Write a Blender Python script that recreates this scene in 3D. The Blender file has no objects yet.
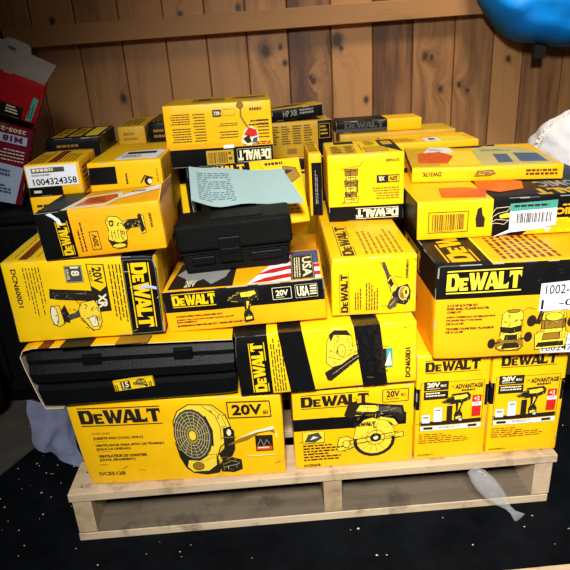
import bpy, bmesh, math, random
from mathutils import Matrix, Vector, Euler, noise
R = math.radians
scn = bpy.context.scene
COL = scn.collection

# ---------------------------------------------------------------- camera, world, lights, exposure
cam_d = bpy.data.cameras.new('camera'); cam = bpy.data.objects.new('camera', cam_d); COL.objects.link(cam)
cam_rows = ((0.99681287, -0.05583625, -0.05697734), (0.0737807, 0.37362965, 0.92463901), (-0.03033996, -0.92589589, 0.37655848))
cam.matrix_world = Matrix.Translation((-0.07, -0.951, 0.935)) @ Matrix(cam_rows).transposed().to_4x4()
cam_d.sensor_width = 36; cam_d.lens = 577.27 / 570 * 36; cam_d.clip_start = 0.02
scn.camera = cam

world = bpy.data.worlds.new('world'); scn.world = world; world.use_nodes = True
bg = world.node_tree.nodes['Background']; bg.inputs[0].default_value = (0.62, 0.74, 1.0, 1); bg.inputs[1].default_value = 0.025

def area(name, loc, target, size, power, color, sy=None):
    l = bpy.data.lights.new(name, 'AREA'); l.shape = 'RECTANGLE'; l.size = size; l.size_y = sy or size
    l.energy = power; l.color = color
    o = bpy.data.objects.new(name, l); COL.objects.link(o); o.location = loc
    o.rotation_euler = (Vector(target) - Vector(loc)).to_track_quat('-Z', 'Y').to_euler()
    return o
key = area('camera_side_lamp', (-0.12, -1.60, 1.85), (0.30, 0.10, 0.34), 0.32, 14.8, (1.0, 0.97, 0.93)); key.data.spread = R(65)  # unseen lamp behind the camera, aimed right so the left stays dark
shop = area('shop_lamp', (0.80, 0.58, 1.95), (0.74, 1.15, 0.88), 0.22, 6.8, (1.0, 0.84, 0.62)); shop.data.spread = R(120)

scn.view_settings.view_transform = 'Standard'; scn.view_settings.look = 'None'
scn.view_settings.exposure = 0.0; scn.view_settings.gamma = 1.0; scn.view_settings.use_curve_mapping = False

# ---------------------------------------------------------------- materials
MATS = {}
def mat(name, color, rough=0.5, var=0.0, vscale=30, bump=0.0, bscale=200, metal=0, alpha=1, trans=0, spec=0.25, dirt=None, dirt_amt=0.0, coat=0):
    m = bpy.data.materials.new(name); m.use_nodes = True; nt = m.node_tree; N = nt.nodes; L = nt.links
    b = N['Principled BSDF']; b.inputs['Base Color'].default_value = (*color, 1); b.inputs['Roughness'].default_value = rough
    b.inputs['Metallic'].default_value = metal; b.inputs['Alpha'].default_value = alpha
    b.inputs['Transmission Weight'].default_value = trans; b.inputs['Specular IOR Level'].default_value = spec
    b.inputs['Coat Weight'].default_value = coat
    tc = N.new('ShaderNodeTexCoord')
    src = None
    if var or dirt:
        n = N.new('ShaderNodeTexNoise'); n.inputs['Scale'].default_value = vscale; n.inputs['Detail'].default_value = 5; n.inputs['Roughness'].default_value = 0.65
        L.new(tc.outputs['Object'], n.inputs['Vector'])
        cr = N.new('ShaderNodeValToRGB'); cr.color_ramp.elements[0].position = 0.3; cr.color_ramp.elements[1].position = 0.7
        lo = tuple(max(0, c * (1 - var)) for c in color); hi = tuple(min(1, c * (1 + var)) for c in color)
        cr.color_ramp.elements[0].color = (*lo, 1); cr.color_ramp.elements[1].color = (*hi, 1)
        L.new(n.outputs['Fac'], cr.inputs['Fac']); src = cr.outputs['Color']
        if dirt:
            n2 = N.new('ShaderNodeTexNoise'); n2.inputs['Scale'].default_value = vscale * 0.45; n2.inputs['Detail'].default_value = 8; n2.inputs['Roughness'].default_value = 0.75
            L.new(tc.outputs['Object'], n2.inputs['Vector'])
            r2 = N.new('ShaderNodeValToRGB'); r2.color_ramp.elements[0].position = 0.56; r2.color_ramp.elements[1].position = 0.74
            r2.color_ramp.elements[1].color = (dirt_amt,) * 3 + (1,)
            L.new(n2.outputs['Fac'], r2.inputs['Fac'])
            mx = N.new('ShaderNodeMix'); mx.data_type = 'RGBA'; L.new(r2.outputs['Color'], mx.inputs[0]); L.new(src, mx.inputs[6])
            mx.inputs[7].default_value = (*dirt, 1); src = mx.outputs[2]
        L.new(src, b.inputs['Base Color'])
    if bump:
        n = N.new('ShaderNodeTexNoise'); n.inputs['Scale'].default_value = bscale; n.inputs['Detail'].default_value = 4
        L.new(tc.outputs['Object'], n.inputs['Vector'])
        bp = N.new('ShaderNodeBump'); bp.inputs['Strength'].default_value = bump; bp.inputs['Distance'].default_value = 0.002
        L.new(n.outputs['Fac'], bp.inputs['Height']); L.new(bp.outputs['Normal'], b.inputs['Normal'])
    MATS[name] = m; return m

mat('yellow', (0.93, 0.52, 0.004), 0.38, 0.05, 18, 0.25, 25, dirt=(0.5, 0.26, 0.02), dirt_amt=0.35)
mat('lemon', (0.93, 0.60, 0.006), 0.36, 0.05, 18, 0.25, 25, dirt=(0.6, 0.36, 0.02), dirt_amt=0.25)
mat('amber', (0.95, 0.43, 0.006), 0.4, 0.05, 18, 0.25, 25, dirt=(0.5, 0.22, 0.02), dirt_amt=0.3)
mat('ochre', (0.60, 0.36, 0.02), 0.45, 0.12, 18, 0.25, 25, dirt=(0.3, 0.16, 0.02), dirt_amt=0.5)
mat('black', (0.0055, 0.0055, 0.0055), 0.42, 0.3, 20, 0.2, 25, spec=0.12)
mat('ink', (0.018, 0.013, 0.008), 0.5, spec=0.3)
mat('white', (0.85, 0.87, 0.9), 0.5)
mat('cream', (0.85, 0.78, 0.5), 0.5)
mat('grey', (0.28, 0.28, 0.27), 0.5)
mat('darkgrey', (0.06, 0.06, 0.055), 0.5)
mat('tool_yellow', (0.90, 0.66, 0.04), 0.45)
mat('tool_shade', (0.30, 0.16, 0.015), 0.5)
mat('red', (0.60, 0.02, 0.012), 0.45)
mat('rust', (0.17, 0.035, 0.008), 0.45)
mat('orange', (0.72, 0.10, 0.012), 0.35, 0.25, 60, dirt=(0.35, 0.04, 0.01), dirt_amt=0.6)
mat('slate', (0.10, 0.15, 0.22), 0.3)
mat('pouch_film', (0.66, 0.58, 0.22), 0.22, 0.1, 30)
mat('navy', (0.05, 0.08, 0.2), 0.4)
mat('label_blue', (0.45, 0.55, 0.72), 0.4)
mat('label_white', (0.80, 0.86, 0.92), 0.35, 0.03)
mat('teal', (0.06, 0.33, 0.27), 0.4)
mat('tan', (0.42, 0.33, 0.22), 0.8, 0.15, 20)
mat('board_edge', (0.50, 0.38, 0.20), 0.8)
mat('tape', (0.006, 0.006, 0.007), 0.16, bump=0.8, bscale=60, spec=0.6)
mat('case_plastic', (0.003, 0.0036, 0.0036), 0.5, 0.3, 60, 0.9, 500, spec=0.12)
mat('case_smooth', (0.003, 0.0036, 0.004), 0.45, 0.2, 30, 0.3, 300, spec=0.14)
mat('red_carton', (0.34, 0.004, 0.008), 0.6, 0.12, 14, 0.2, 25, spec=0.08)
mat('maroon_carton', (0.16, 0.006, 0.024), 0.6, 0.15, 14, 0.2, 25, spec=0.08)
mat('greyboard', (0.22, 0.19, 0.165), 0.85, 0.12, 20, 0.3, 60)
mat('paper', (0.30, 0.43, 0.42), 0.6, 0.03, 12)
mat('paper_print', (0.14, 0.22, 0.25), 0.6)
mat('blue_fabric', (0.0, 0.26, 0.95), 0.55, 0.12, 6, 0.35, 250)
mat('strap', (0.02, 0.02, 0.02), 0.7)
mat('rag_white', (0.74, 0.73, 0.76), 0.85, 0.06, 9, 0.5, 90)
mat('rag_frill', (0.78, 0.73, 0.62), 0.85, 0.2, 60, 0.6, 150)
mat('clear_plastic', (0.45, 0.50, 0.78), 0.22, 0.2, 30, 0.6, 40, alpha=0.4, spec=0.8)
mat('bubble_film', (0.75, 0.78, 0.78), 0.2, 0.15, 60, 1.0, 120, alpha=0.20, spec=1.0)
mat('floor_card', (0.07, 0.06, 0.05), 0.85, 0.25, 10, 0.4, 60)
mat('rubber', (0.005, 0.005, 0.006), 0.6, 0.3, 20, 0.4, 100, spec=0.2)
mat('dark_wood', (0.07, 0.045, 0.03), 0.7, 0.3, 10)
mat('chips', (0.62, 0.55, 0.42), 0.8, 0.2, 50)
mat('steel', (0.5, 0.5, 0.5), 0.35, metal=1)

def wood_mat(name, base, dark, scale, stretch, axis, rough=0.6, knots=(), stain=0.0, plank=None, bump=0.25):
    """procedural timber: stretched noise grain along one axis; knots (x,z,r) bend the grain on the wall"""
    m = bpy.data.materials.new(name); m.use_nodes = True; nt = m.node_tree; N = nt.nodes; L = nt.links
    b = N['Principled BSDF']; b.inputs['Roughness'].default_value = rough
    tc = N.new('ShaderNodeTexCoord')
    def M(op, a, bb=None, c=None):
        n = N.new('ShaderNodeMath'); n.operation = op
        for i, v in enumerate((a, bb, c)):
            if v is None: continue
            if isinstance(v, (int, float)): n.inputs[i].default_value = v
            else: L.new(v, n.inputs[i])
        return n.outputs[0]
    sep = N.new('ShaderNodeSeparateXYZ'); L.new(tc.outputs['Object'], sep.inputs[0])
    X, Y, Z = sep.outputs
    oi = N.new('ShaderNodeObjectInfo')
    pid = oi.outputs['Random']
    at = None
    if plank:
        at = N.new('ShaderNodeAttribute'); at.attribute_name = 'plank'; pid = at.outputs['Fac']
    ring = None; kmask = None
    gx = X
    kn = N.new('ShaderNodeTexNoise'); kn.inputs['Scale'].default_value = 45; kn.inputs['Detail'].default_value = 3; L.new(tc.outputs['Object'], kn.inputs['Vector'])
    for (kx, kz, kr) in knots:
        kr *= 1.35
        dx = M('SUBTRACT', X, kx); dz = M('MULTIPLY', M('SUBTRACT', Z, kz), 0.72)
        d = M('SQRT', M('ADD', M('MULTIPLY', dx, dx), M('MULTIPLY', dz, dz)))
        e = M('MULTIPLY', M('DIVIDE', d, kr), M('ADD', 0.55, kn.outputs['Fac']))
        g = M('EXPONENT', M('MULTIPLY', M('MULTIPLY', e, e), -0.22))
        gx = M('ADD', gx, M('MULTIPLY', g, kr * 2.2))
        core = M('SUBTRACT', 1.0, M('SMOOTH_MIN', 1.0, M('MULTIPLY', e, 0.95), 0.25))
        core = M('MAXIMUM', core, 0.0)
        kmask = core if kmask is None else M('MAXIMUM', kmask, core)
        rr = M('MULTIPLY', M('MULTIPLY', M('ADD', M('SINE', M('MULTIPLY', e, 7.0)), 1.0), 0.5), M('EXPONENT', M('MULTIPLY', M('MULTIPLY', e, e), -0.30)))
        ring = rr if ring is None else M('MAXIMUM', ring, rr)
    cmb = N.new('ShaderNodeCombineXYZ')
    s = [scale, scale, scale]; s[axis] = scale * stretch
    L.new(M('MULTIPLY', gx, s[0]), cmb.inputs[0]); L.new(M('MULTIPLY', Y, s[1]), cmb.inputs[1])
    L.new(M('ADD', M('MULTIPLY', Z, s[2]), M('MULTIPLY', pid, 37.0)), cmb.inputs[2])
    n1 = N.new('ShaderNodeTexNoise'); n1.inputs['Scale'].default_value = 1.0; n1.inputs['Detail'].default_value = 6; n1.inputs['Roughness'].default_value = 0.62
    L.new(cmb.outputs[0], n1.inputs['Vector'])
    n2 = N.new('ShaderNodeTexNoise'); n2.inputs['Scale'].default_value = 0.22; n2.inputs['Detail'].default_value = 3
    L.new(cmb.outputs[0], n2.inputs['Vector'])
    f = M('ADD', M('MULTIPLY', n1.outputs['Fac'], 0.62), M('MULTIPLY', n2.outputs['Fac'], 0.5))
    f = M('ADD', f, M('MULTIPLY', M('SUBTRACT', pid, 0.5), 0.36))
    if ring is not None: f = M('SUBTRACT', f, M('MULTIPLY', ring, 0.07))
    cr = N.new('ShaderNodeValToRGB'); cr.color_ramp.elements[0].position = 0.36; cr.color_ramp.elements[1].position = 0.68
    cr.color_ramp.elements[0].color = (*dark, 1); cr.color_ramp.elements[1].color = (*base, 1)
    L.new(f, cr.inputs['Fac']); src = cr.outputs['Color']
    if kmask is not None:
        mx = N.new('ShaderNodeMix'); mx.data_type = 'RGBA'; L.new(M('MULTIPLY', M('MINIMUM', kmask, 0.62), 1.5), mx.inputs[0])
        L.new(src, mx.inputs[6]); mx.inputs[7].default_value = (0.035, 0.016, 0.008, 1); src = mx.outputs[2]
    if stain:
        n3 = N.new('ShaderNodeTexNoise'); n3.inputs['Scale'].default_value = 9; n3.inputs['Detail'].default_value = 6; n3.inputs['Roughness'].default_value = 0.7
        L.new(tc.outputs['Object'], n3.inputs['Vector'])
        r3 = N.new('ShaderNodeValToRGB'); r3.color_ramp.elements[0].position = 0.52; r3.color_ramp.elements[1].position = 0.68
        r3.color_ramp.elements[1].color = (stain,) * 3 + (1,)
        L.new(n3.outputs['Fac'], r3.inputs['Fac'])
        mx = N.new('ShaderNodeMix'); mx.data_type = 'RGBA'; L.new(r3.outputs['Color'], mx.inputs[0]); L.new(src, mx.inputs[6])
        mx.inputs[7].default_value = (0.05, 0.03, 0.018, 1); src = mx.outputs[2]
    L.new(src, b.inputs['Base Color'])
    bp = N.new('ShaderNodeBump'); bp.inputs['Strength'].default_value = bump; bp.inputs['Distance'].default_value = 0.003
    L.new(n1.outputs['Fac'], bp.inputs['Height']); L.new(bp.outputs['Normal'], b.inputs['Normal'])
    MATS[name] = m; return m

KNOTS = [(-0.526, 0.811, 0.012), (-0.295, 1.066, 0.009), (-0.72, 1.068, 0.01), (0.232, 0.955, 0.022), (0.245, 0.93, 0.009), (0.048, 0.893, 0.010), (0.144, 0.828, 0.010), (0.541, 0.886, 0.012), (0.565, 0.880, 0.008),
         (0.600, 0.772, 0.011), (0.668, 0.785, 0.010), (0.700, 0.762, 0.007), (-0.016, 0.935, 0.020), (0.035, 0.945, 0.008), (0.332, 0.752, 0.010), (0.135, 0.84, 0.008), (0.84, 0.86, 0.010),
         (-0.10, 1.075, 0.009), (0.60, 1.07, 0.011), (-0.64, 0.685, 0.010)]
wood_mat('wall_wood', (0.50, 0.245, 0.085), (0.11, 0.042, 0.016), 26, 0.10, 2, 0.5, KNOTS, plank=True, bump=0.2)
wood_mat('beam_wood', (0.42, 0.21, 0.075), (0.17, 0.075, 0.026), 30, 0.12, 0, 0.6)
wood_mat('pallet_wood', (0.66, 0.52, 0.34), (0.40, 0.27, 0.14), 34, 0.12, 0, 0.7, stain=0.7)
wood_mat('pallet_block', (0.60, 0.45, 0.28), (0.36, 0.24, 0.13), 34, 0.12, 1, 0.75, stain=0.55)
wood_mat('pallet_bottom', (0.17, 0.13, 0.085), (0.06, 0.043, 0.028), 34, 0.12, 0, 0.8, stain=0.85)  # weathered bottom boards, darkened further for the shade under the deck
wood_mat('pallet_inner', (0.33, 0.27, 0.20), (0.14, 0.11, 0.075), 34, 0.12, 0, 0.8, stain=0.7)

# floor: near-black rubber matting with dusty speckle
def floor_mat():
    m = bpy.data.materials.new('floor_mat'); m.use_nodes = True; nt = m.node_tree; N = nt.nodes; L = nt.links
    b = N['Principled BSDF']; b.inputs['Roughness'].default_value = 0.66; b.inputs['Specular IOR Level'].default_value = 0.05
    tc = N.new('ShaderNodeTexCoord'); n = N.new('ShaderNodeTexNoise'); n.inputs['Scale'].default_value = 7; n.inputs['Detail'].default_value = 9; n.inputs['Roughness'].default_value = 0.7
    L.new(tc.outputs['Object'], n.inputs['Vector'])
    cr = N.new('ShaderNodeValToRGB'); cr.color_ramp.elements[0].position = 0.35; cr.color_ramp.elements[1].position = 0.8
    cr.color_ramp.elements[0].color = (0.0014, 0.002, 0.003, 1); cr.color_ramp.elements[1].color = (0.007, 0.009, 0.012, 1)
    L.new(n.outputs['Fac'], cr.inputs['Fac'])
    v = N.new('ShaderNodeTexNoise'); v.inputs['Scale'].default_value = 210; v.inputs['Detail'].default_value = 2
    L.new(tc.outputs['Object'], v.inputs['Vector'])
    r2 = N.new('ShaderNodeValToRGB'); r2.color_ramp.elements[0].position = 0.76; r2.color_ramp.elements[1].position = 0.84
    L.new(v.outputs['Fac'], r2.inputs['Fac'])
    mx = N.new('ShaderNodeMix'); mx.data_type = 'RGBA'; L.new(r2.outputs['Color'], mx.inputs[0]); L.new(cr.outputs['Color'], mx.inputs[6]); mx.inputs[7].default_value = (0.035, 0.04, 0.04, 1)
    L.new(mx.outputs[2], b.inputs['Base Color'])
    bp = N.new('ShaderNodeBump'); bp.inputs['Strength'].default_value = 0.3; bp.inputs['Distance'].default_value = 0.002
    L.new(v.outputs['Fac'], bp.inputs['Height']); L.new(bp.outputs['Normal'], b.inputs['Normal'])
    MATS['floor'] = m
floor_mat()

# ---------------------------------------------------------------- mesh helpers
class MB:
    """collects faces with a material name each and links them as one mesh object"""
    def __init__(s): s.v = []; s.f = []; s.m = []; s.smooth = []
    def face(s, pts, m, smooth=False):
        i = len(s.v); s.v += [tuple(p) for p in pts]; s.f.append(tuple(range(i, i + len(pts)))); s.m.append(m); s.smooth.append(smooth)
    def mesh(s, vs, fs, m, smooth=False):
        i = len(s.v); s.v += [tuple(p) for p in vs]
        for f in fs: s.f.append(tuple(a + i for a in f)); s.m.append(m); s.smooth.append(smooth)
    def box(s, lo, hi, m, bev=0.0, M=None):
        bm = bmesh.new(); bmesh.ops.create_cube(bm, size=1)
        c = [(a + b) / 2 for a, b in zip(lo, hi)]; d = [b - a for a, b in zip(lo, hi)]
        for v in bm.verts: v.co = Vector([c[k] + v.co[k] * d[k] for k in range(3)])
        if bev: bmesh.ops.bevel(bm, geom=bm.edges[:], offset=bev, segments=2, profile=0.5, affect='EDGES')
        s.bm(bm, m, M)
    def bm(s, bm, m, M=None, smooth=False):
        bm.verts.index_update()
        vs = [(M @ v.co) if M else v.co.copy() for v in bm.verts]
        s.mesh(vs, [[v.index for v in f.verts] for f in bm.faces], m, smooth); bm.free()
    def tube(s, pts, r, m, n=8, caps=True):
        pts = [Vector(p) for p in pts]; rs = r if isinstance(r, (list, tuple)) else [r] * len(pts)
        vs = []; fs = []
        for i, p in enumerate(pts):
            t = (pts[min(i + 1, len(pts) - 1)] - pts[max(i - 1, 0)]).normalized()
            a = t.orthogonal().normalized() if i == 0 else (a - t * a.dot(t)).normalized()
            b = t.cross(a)
            for k in range(n):
                th = 2 * math.pi * k / n; vs.append(p + (a * math.cos(th) + b * math.sin(th)) * rs[i])
        for i in range(len(pts) - 1):
            for k in range(n): fs.append((i * n + k, i * n + (k + 1) % n, (i + 1) * n + (k + 1) % n, (i + 1) * n + k))
        if caps: fs.append(tuple(range(n))[::-1]); fs.append(tuple((len(pts) - 1) * n + k for k in range(n)))
        s.mesh(vs, fs, m, True)
    def build(s, name, parent=None, loc=None, rot=None, merge=False):
        me = bpy.data.meshes.new(name); me.from_pydata(s.v, [], s.f)
        names = []
        for m in s.m:
            if m not in names: names.append(m)
        for n in names: me.materials.append(MATS[n])
        idx = {n: i for i, n in enumerate(names)}
        me.polygons.foreach_set('material_index', [idx[m] for m in s.m]); me.polygons.foreach_set('use_smooth', s.smooth)
        if merge:
            bm = bmesh.new(); bm.from_mesh(me); bmesh.ops.remove_doubles(bm, verts=bm.verts, dist=1e-5); bmesh.ops.recalc_face_normals(bm, faces=bm.faces); bm.to_mesh(me); bm.free()
        me.update()
        o = bpy.data.objects.new(name, me); COL.objects.link(o)
        if parent: o.parent = parent
        if loc: o.location = loc
        if rot: o.rotation_euler = rot
        return o

def tag(o, label=None, cat=None, group=None, kind=None):
    if label: o['label'] = label
    if cat: o['category'] = cat
    if group: o['group'] = group
    if kind: o['kind'] = kind
    return o
def empty(name, loc=(0, 0, 0), rot=(0, 0, 0)):
    o = bpy.data.objects.new(name, None); COL.objects.link(o); o.location = loc; o.rotation_euler = rot; o.empty_display_size = 0.05
    return o

# ---- lettering
_tc = {}
def text_mesh(s, bold=0.0):
    k = (s, bold)
    if k in _tc: return _tc[k]
    cu = bpy.data.curves.new('t', 'FONT'); cu.body = s; cu.size = 1; cu.offset = bold; cu.resolution_u = 2
    o = bpy.data.objects.new('t', cu); COL.objects.link(o)
    dg = bpy.context.evaluated_depsgraph_get(); me = o.evaluated_get(dg).to_mesh()
    vs = [(v.co.x, v.co.y) for v in me.vertices]; fs = [tuple(p.vertices) for p in me.polygons]
    o.evaluated_get(dg).to_mesh_clear(); bpy.data.objects.remove(o); bpy.data.curves.remove(cu)
    x0 = min(v[0] for v in vs); x1 = max(v[0] for v in vs); y0 = min(v[1] for v in vs); y1 = max(v[1] for v in vs)
    vs = [((x - x0) / (x1 - x0), (y - y0) / (y1 - y0)) for x, y in vs]
    _tc[k] = (vs, fs); return _tc[k]

# heavy slab letters of the logo: polygons in a unit cell, advance widths
GL = {
 'D': (0.92, [[(0, 0), (.34, 0), (.34, 1), (0, 1)], [(.34, .78), (.55, .78), (.78, 1), (.34, 1)], [(.34, 0), (.78, 0), (.55, .22), (.34, .22)], [(.55, .22), (.78, 0), (.92, .3), (.92, .7), (.78, 1), (.55, .78), (.62, .6), (.62, .4)]]),
 'e': (0.62, [[(0, 0), (.26, 0), (.26, .74), (0, .74)], [(.26, 0), (.6, 0), (.6, .2), (.26, .16)], [(.26, .3), (.52, .3), (.52, .45), (.26, .45)], [(.26, .59), (.6, .55), (.6, .74), (.26, .74)]]),
 'W': (1.32, [[(0, 1), (.22, 0), (.5, 0), (.34, 1)], [(.34, 0), (.5, 0), (.68, .78), (.56, 1)], [(.5, 1), (.68, 1), (.92, 0), (.70, 0)], [(.70, 0), (.98, 0), (1.32, 1), (1.02, 1)]]),
 'A': (1.02, [[(0, 0), (.26, 0), (.54, 1), (.36, 1)], [(.36, 1), (.70, 1), (1.02, 0), (.66, 0)], [(.24, .18), (.7, .18), (.7, .36), (.28, .36)]]),
 'L': (0.72, [[(0, 0), (.32, 0), (.32, 1), (0, 1)], [(.32, 0), (.70, 0), (.72, .38), (.55, .24), (.32, .22)]]),
 'T': (0.86, [[(.27, 0), (.59, 0), (.59, 1), (.27, 1)], [(0, .62), (.12, .78), (.27, .78), (.27, 1), (0, 1)], [(.59, .78), (.74, .78), (.86, .62), (.86, 1), (.59, 1)]]),
}
def logo_polys():
    out = []; x = 0
    for ch in 'DeWALT':
        wd, ps = GL[ch]
        for p in ps: out.append([(x + a, b) for a, b in p])
        x += wd + {'A': -0.08, 'W': -0.17}.get(ch, 0.03)
    return [[(a / x, b) for a, b in p] for p in out]
LOGO = logo_polys()

# ---- printable box faces
class Faces:
    """frame of a carton: local origin at the foot of the front face's middle"""
    def __init__(s, w, d, h, bulge=0.0012, corners=None, dents=()):
        s.w, s.d, s.h, s.bulge, s.corners, s.dents = w, d, h, bulge, corners or {}, dents
    def warp(s, p):
        x, y, z = p; w, d, h = s.w, s.d, s.h
        a = 2 * x / w; b = 2 * (y - d / 2) / d; c = 2 * (z - h / 2) / h
        A, Bq, Cq = max(0, 1 - a * a), max(0, 1 - b * b), max(0, 1 - c * c)
        k = s.bulge; nz = noise.noise_vector(Vector((x, y, z)) * 11 + Vector((w * 71, d * 53, h * 97))) * .0007
        q = Vector((x + k * a * Bq * Cq, y + k * b * A * Cq, z + k * 0.5 * max(c, 0) * A * Bq)) + nz
        for key, off in s.corners.items():
            fy = (1 - (b + 1) / 2) if key[0] == 'f' else (b + 1) / 2
            fx = (1 - (a + 1) / 2) if key[1] == 'l' else (a + 1) / 2
            fz = (1 - (c + 1) / 2) if key[2] == 'b' else (c + 1) / 2
            q += Vector(off) * max(0, fx) * max(0, fy) * max(0, fz)
        for (cx, cy, cz, r, dx, dy, dz) in s.dents:
            e = math.exp(-((x - cx) ** 2 + (y - cy) ** 2 + (z - cz) ** 2) / r ** 2)
            q += Vector((dx, dy, dz)) * e
        return q
    def dims(s, face): return {'front': (s.w, s.h), 'back': (s.w, s.h), 'top': (s.w, s.d), 'left': (s.d, s.h), 'right': (s.d, s.h)}[face]
    def pt(s, face, X, Y, o):
        w, d, h = s.w, s.d, s.h
        if face == 'front': return s.warp((X - w / 2, 0, Y)) + Vector((0, -o, 0))
        if face == 'top': return s.warp((X - w / 2, Y, h)) + Vector((0, 0, o))
        if face == 'right': return s.warp((w / 2, X, Y)) + Vector((o, 0, 0))
        if face == 'left': return s.warp((-w / 2, d - X, Y)) + Vector((-o, 0, 0))
        return s.warp((w / 2 - X, d, Y)) + Vector((0, o, 0))

class Print:
    """ink on one face; coordinates are fractions of the face (u right, v up); every new item lies a hair above the last"""
    def __init__(s, mb, fr, face, base=0.00030, step=0.00004):
        s.mb, s.fr, s.face, s.o, s.step = mb, fr, face, base, step
        s.W, s.H = fr.dims(face)
        s.T = None
    def up(s): s.o += s.step
    def P(s, u, v):
        if s.T: u, v = s.T(u, v)
        return s.fr.pt(s.face, u * s.W, v * s.H, s.o)
    def M(s, u, v):
        if s.T: u, v = s.T(u, v)
        return (u * s.W, v * s.H)
    def raw(s, pts, m):
        s.mb.face([s.fr.pt(s.face, x, y, s.o) for x, y in pts], m)
    def rect(s, u0, v0, u1, v1, m):
        s.up()
        a = s.M(u0, v0); b = s.M(u1, v1); n = 1 + int(abs(b[0] - a[0]) / 0.015); k = 1 + int(abs(b[1] - a[1]) / 0.015)
        vs = [s.P(u0 + (u1 - u0) * i / n, v0 + (v1 - v0) * j / k) for j in range(k + 1) for i in range(n + 1)]
        fs = [(j * (n + 1) + i, j * (n + 1) + i + 1, (j + 1) * (n + 1) + i + 1, (j + 1) * (n + 1) + i) for j in range(k) for i in range(n)]
        s.mb.mesh(vs, fs, m)
    def tiles(s, pts, m, cell=0.015):
        """a polygon cut into small cells so that it follows the board's bulges"""
        q = [s.M(*p) for p in pts]
        x0, x1 = min(a for a, b in q), max(a for a, b in q); y0, y1 = min(b for a, b in q), max(b for a, b in q)
        bm = bmesh.new(); bm.faces.new([bm.verts.new((a, b, 0)) for a, b in q]); bmesh.ops.triangulate(bm, faces=bm.faces[:])
        for lo, hi, n in ((x0, x1, (1, 0, 0)), (y0, y1, (0, 1, 0))):
            k = int((hi - lo) / cell)
            for i in range(1, k + 1):
                c = lo + (hi - lo) * i / (k + 1)
                bmesh.ops.bisect_plane(bm, geom=bm.verts[:] + bm.edges[:] + bm.faces[:], plane_co=(n[0] * c, n[1] * c, 0), plane_no=n)
        bm.verts.index_update()
        s.mb.mesh([s.fr.pt(s.face, v.co.x, v.co.y, s.o) for v in bm.verts], [[v.index for v in f.verts] for f in bm.faces], m); bm.free()
    def poly(s, pts, m):
        s.up(); q = [s.M(*p) for p in pts]
        if max(max(a for a, b in q) - min(a for a, b in q), max(b for a, b in q) - min(b for a, b in q)) > 0.02: s.tiles(pts, m)
        else: s.mb.face([s.P(*p) for p in pts], m)
    def stroke(s, pts, wd, m, closed=False):
        s.up(); q = [s.M(*p) for p in pts]; wd *= 1.35 if m in ('ink', 'tool_shade') else 1
        if closed: q.append(q[0])
        for (x0, y0), (x1, y1) in zip(q, q[1:]):
            L = math.hypot(x1 - x0, y1 - y0)
            if L < 1e-7: continue
            if L > 0.02:
                k = int(L / 0.015) + 1; hx, hy = -(y1 - y0) / L * wd / 2, (x1 - x0) / L * wd / 2
                for i in range(k):
                    ax, ay, bx, by = x0 + (x1 - x0) * i / k, y0 + (y1 - y0) * i / k, x0 + (x1 - x0) * (i + 1) / k, y0 + (y1 - y0) * (i + 1) / k
                    s.raw([(ax + hx, ay + hy), (ax - hx, ay - hy), (bx - hx, by - hy), (bx + hx, by + hy)], m)
                continue
            nx, ny = -(y1 - y0) / L * wd / 2, (x1 - x0) / L * wd / 2; ex, ey = (x1 - x0) / L * wd / 2, (y1 - y0) / L * wd / 2
            s.raw([(x0 - ex + nx, y0 - ey + ny), (x0 - ex - nx, y0 - ey - ny), (x1 + ex - nx, y1 + ey - ny), (x1 + ex + nx, y1 + ey + ny)], m)
    def shape(s, pts, fill, line='ink', wd=0.0009):
        s.poly(pts, fill)
        if line: s.stroke(pts, wd, line, True)
    def disc(s, cx, cy, rx, ry, m, line=None, wd=0.0009, n=18, a0=0):
        pts = [(cx + rx * math.cos(2 * math.pi * i / n), cy + ry * math.sin(2 * math.pi * i / n)) for i in range(n)]
        if m: s.poly(pts, m)
        if line: s.stroke(pts, wd, line, True)
    def frame(s, u0, v0, u1, v1, m, wd=0.001): s.stroke([(u0, v0), (u1, v0), (u1, v1), (u0, v1)], wd, m, True)
    def into(s, u0, v0, u1, v1, rot=0, flip=False):
        """following calls are drawn in a unit square fitted to this rectangle"""
        def T(a, b):
            if flip: a = 1 - a
            if rot == 0: p, q = a, b
            elif rot == 90: p, q = 1 - b, a
            elif rot == -90: p, q = b, 1 - a
            else: p, q = 1 - a, 1 - b
            return u0 + (u1 - u0) * p, v0 + (v1 - v0) * q
        s.T = T
    def done(s): s.T = None
    def text(s, t, u0, v0, u1, v1, m='ink', rot=0, bold=0.015):
        s.up(); old = s.T
        vs, fs = text_mesh(t, bold)
        def T2(a, b):
            if rot == 0: p, q = a, b
            elif rot == 90: p, q = 1 - b, a
            elif rot == -90: p, q = b, 1 - a
            else: p, q = 1 - a, 1 - b
            u, v = u0 + (u1 - u0) * p, v0 + (v1 - v0) * q
            return old(u, v) if old else (u, v)
        s.T = T2; s.mb.mesh([s.P(*p) for p in vs], fs, m); s.T = old
    def logo(s, u0, v0, u1, v1, m, rot=0, rules=True, outline=None):
        s.into(u0, v0, u1, v1, rot)
        a, b = (0.13, 0.87) if rules else (0, 1)
        if outline:
            s.up()
            for p in LOGO:
                q = [s.M(x, a + (b - a) * y) for x, y in p]
                for (x0, y0), (x1, y1) in zip(q, q[1:] + q[:1]):
                    L = math.hypot(x1 - x0, y1 - y0)
                    if L < 1e-6: continue
                    wd = 0.0016; nx, ny = -(y1 - y0) / L * wd / 2, (x1 - x0) / L * wd / 2
                    s.raw([(x0 + nx, y0 + ny), (x0 - nx, y0 - ny), (x1 - nx, y1 - ny), (x1 + nx, y1 + ny)], outline)
        s.up()
        for p in LOGO: s.mb.face([s.P(x, a + (b - a) * y) for x, y in p], m)
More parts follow.
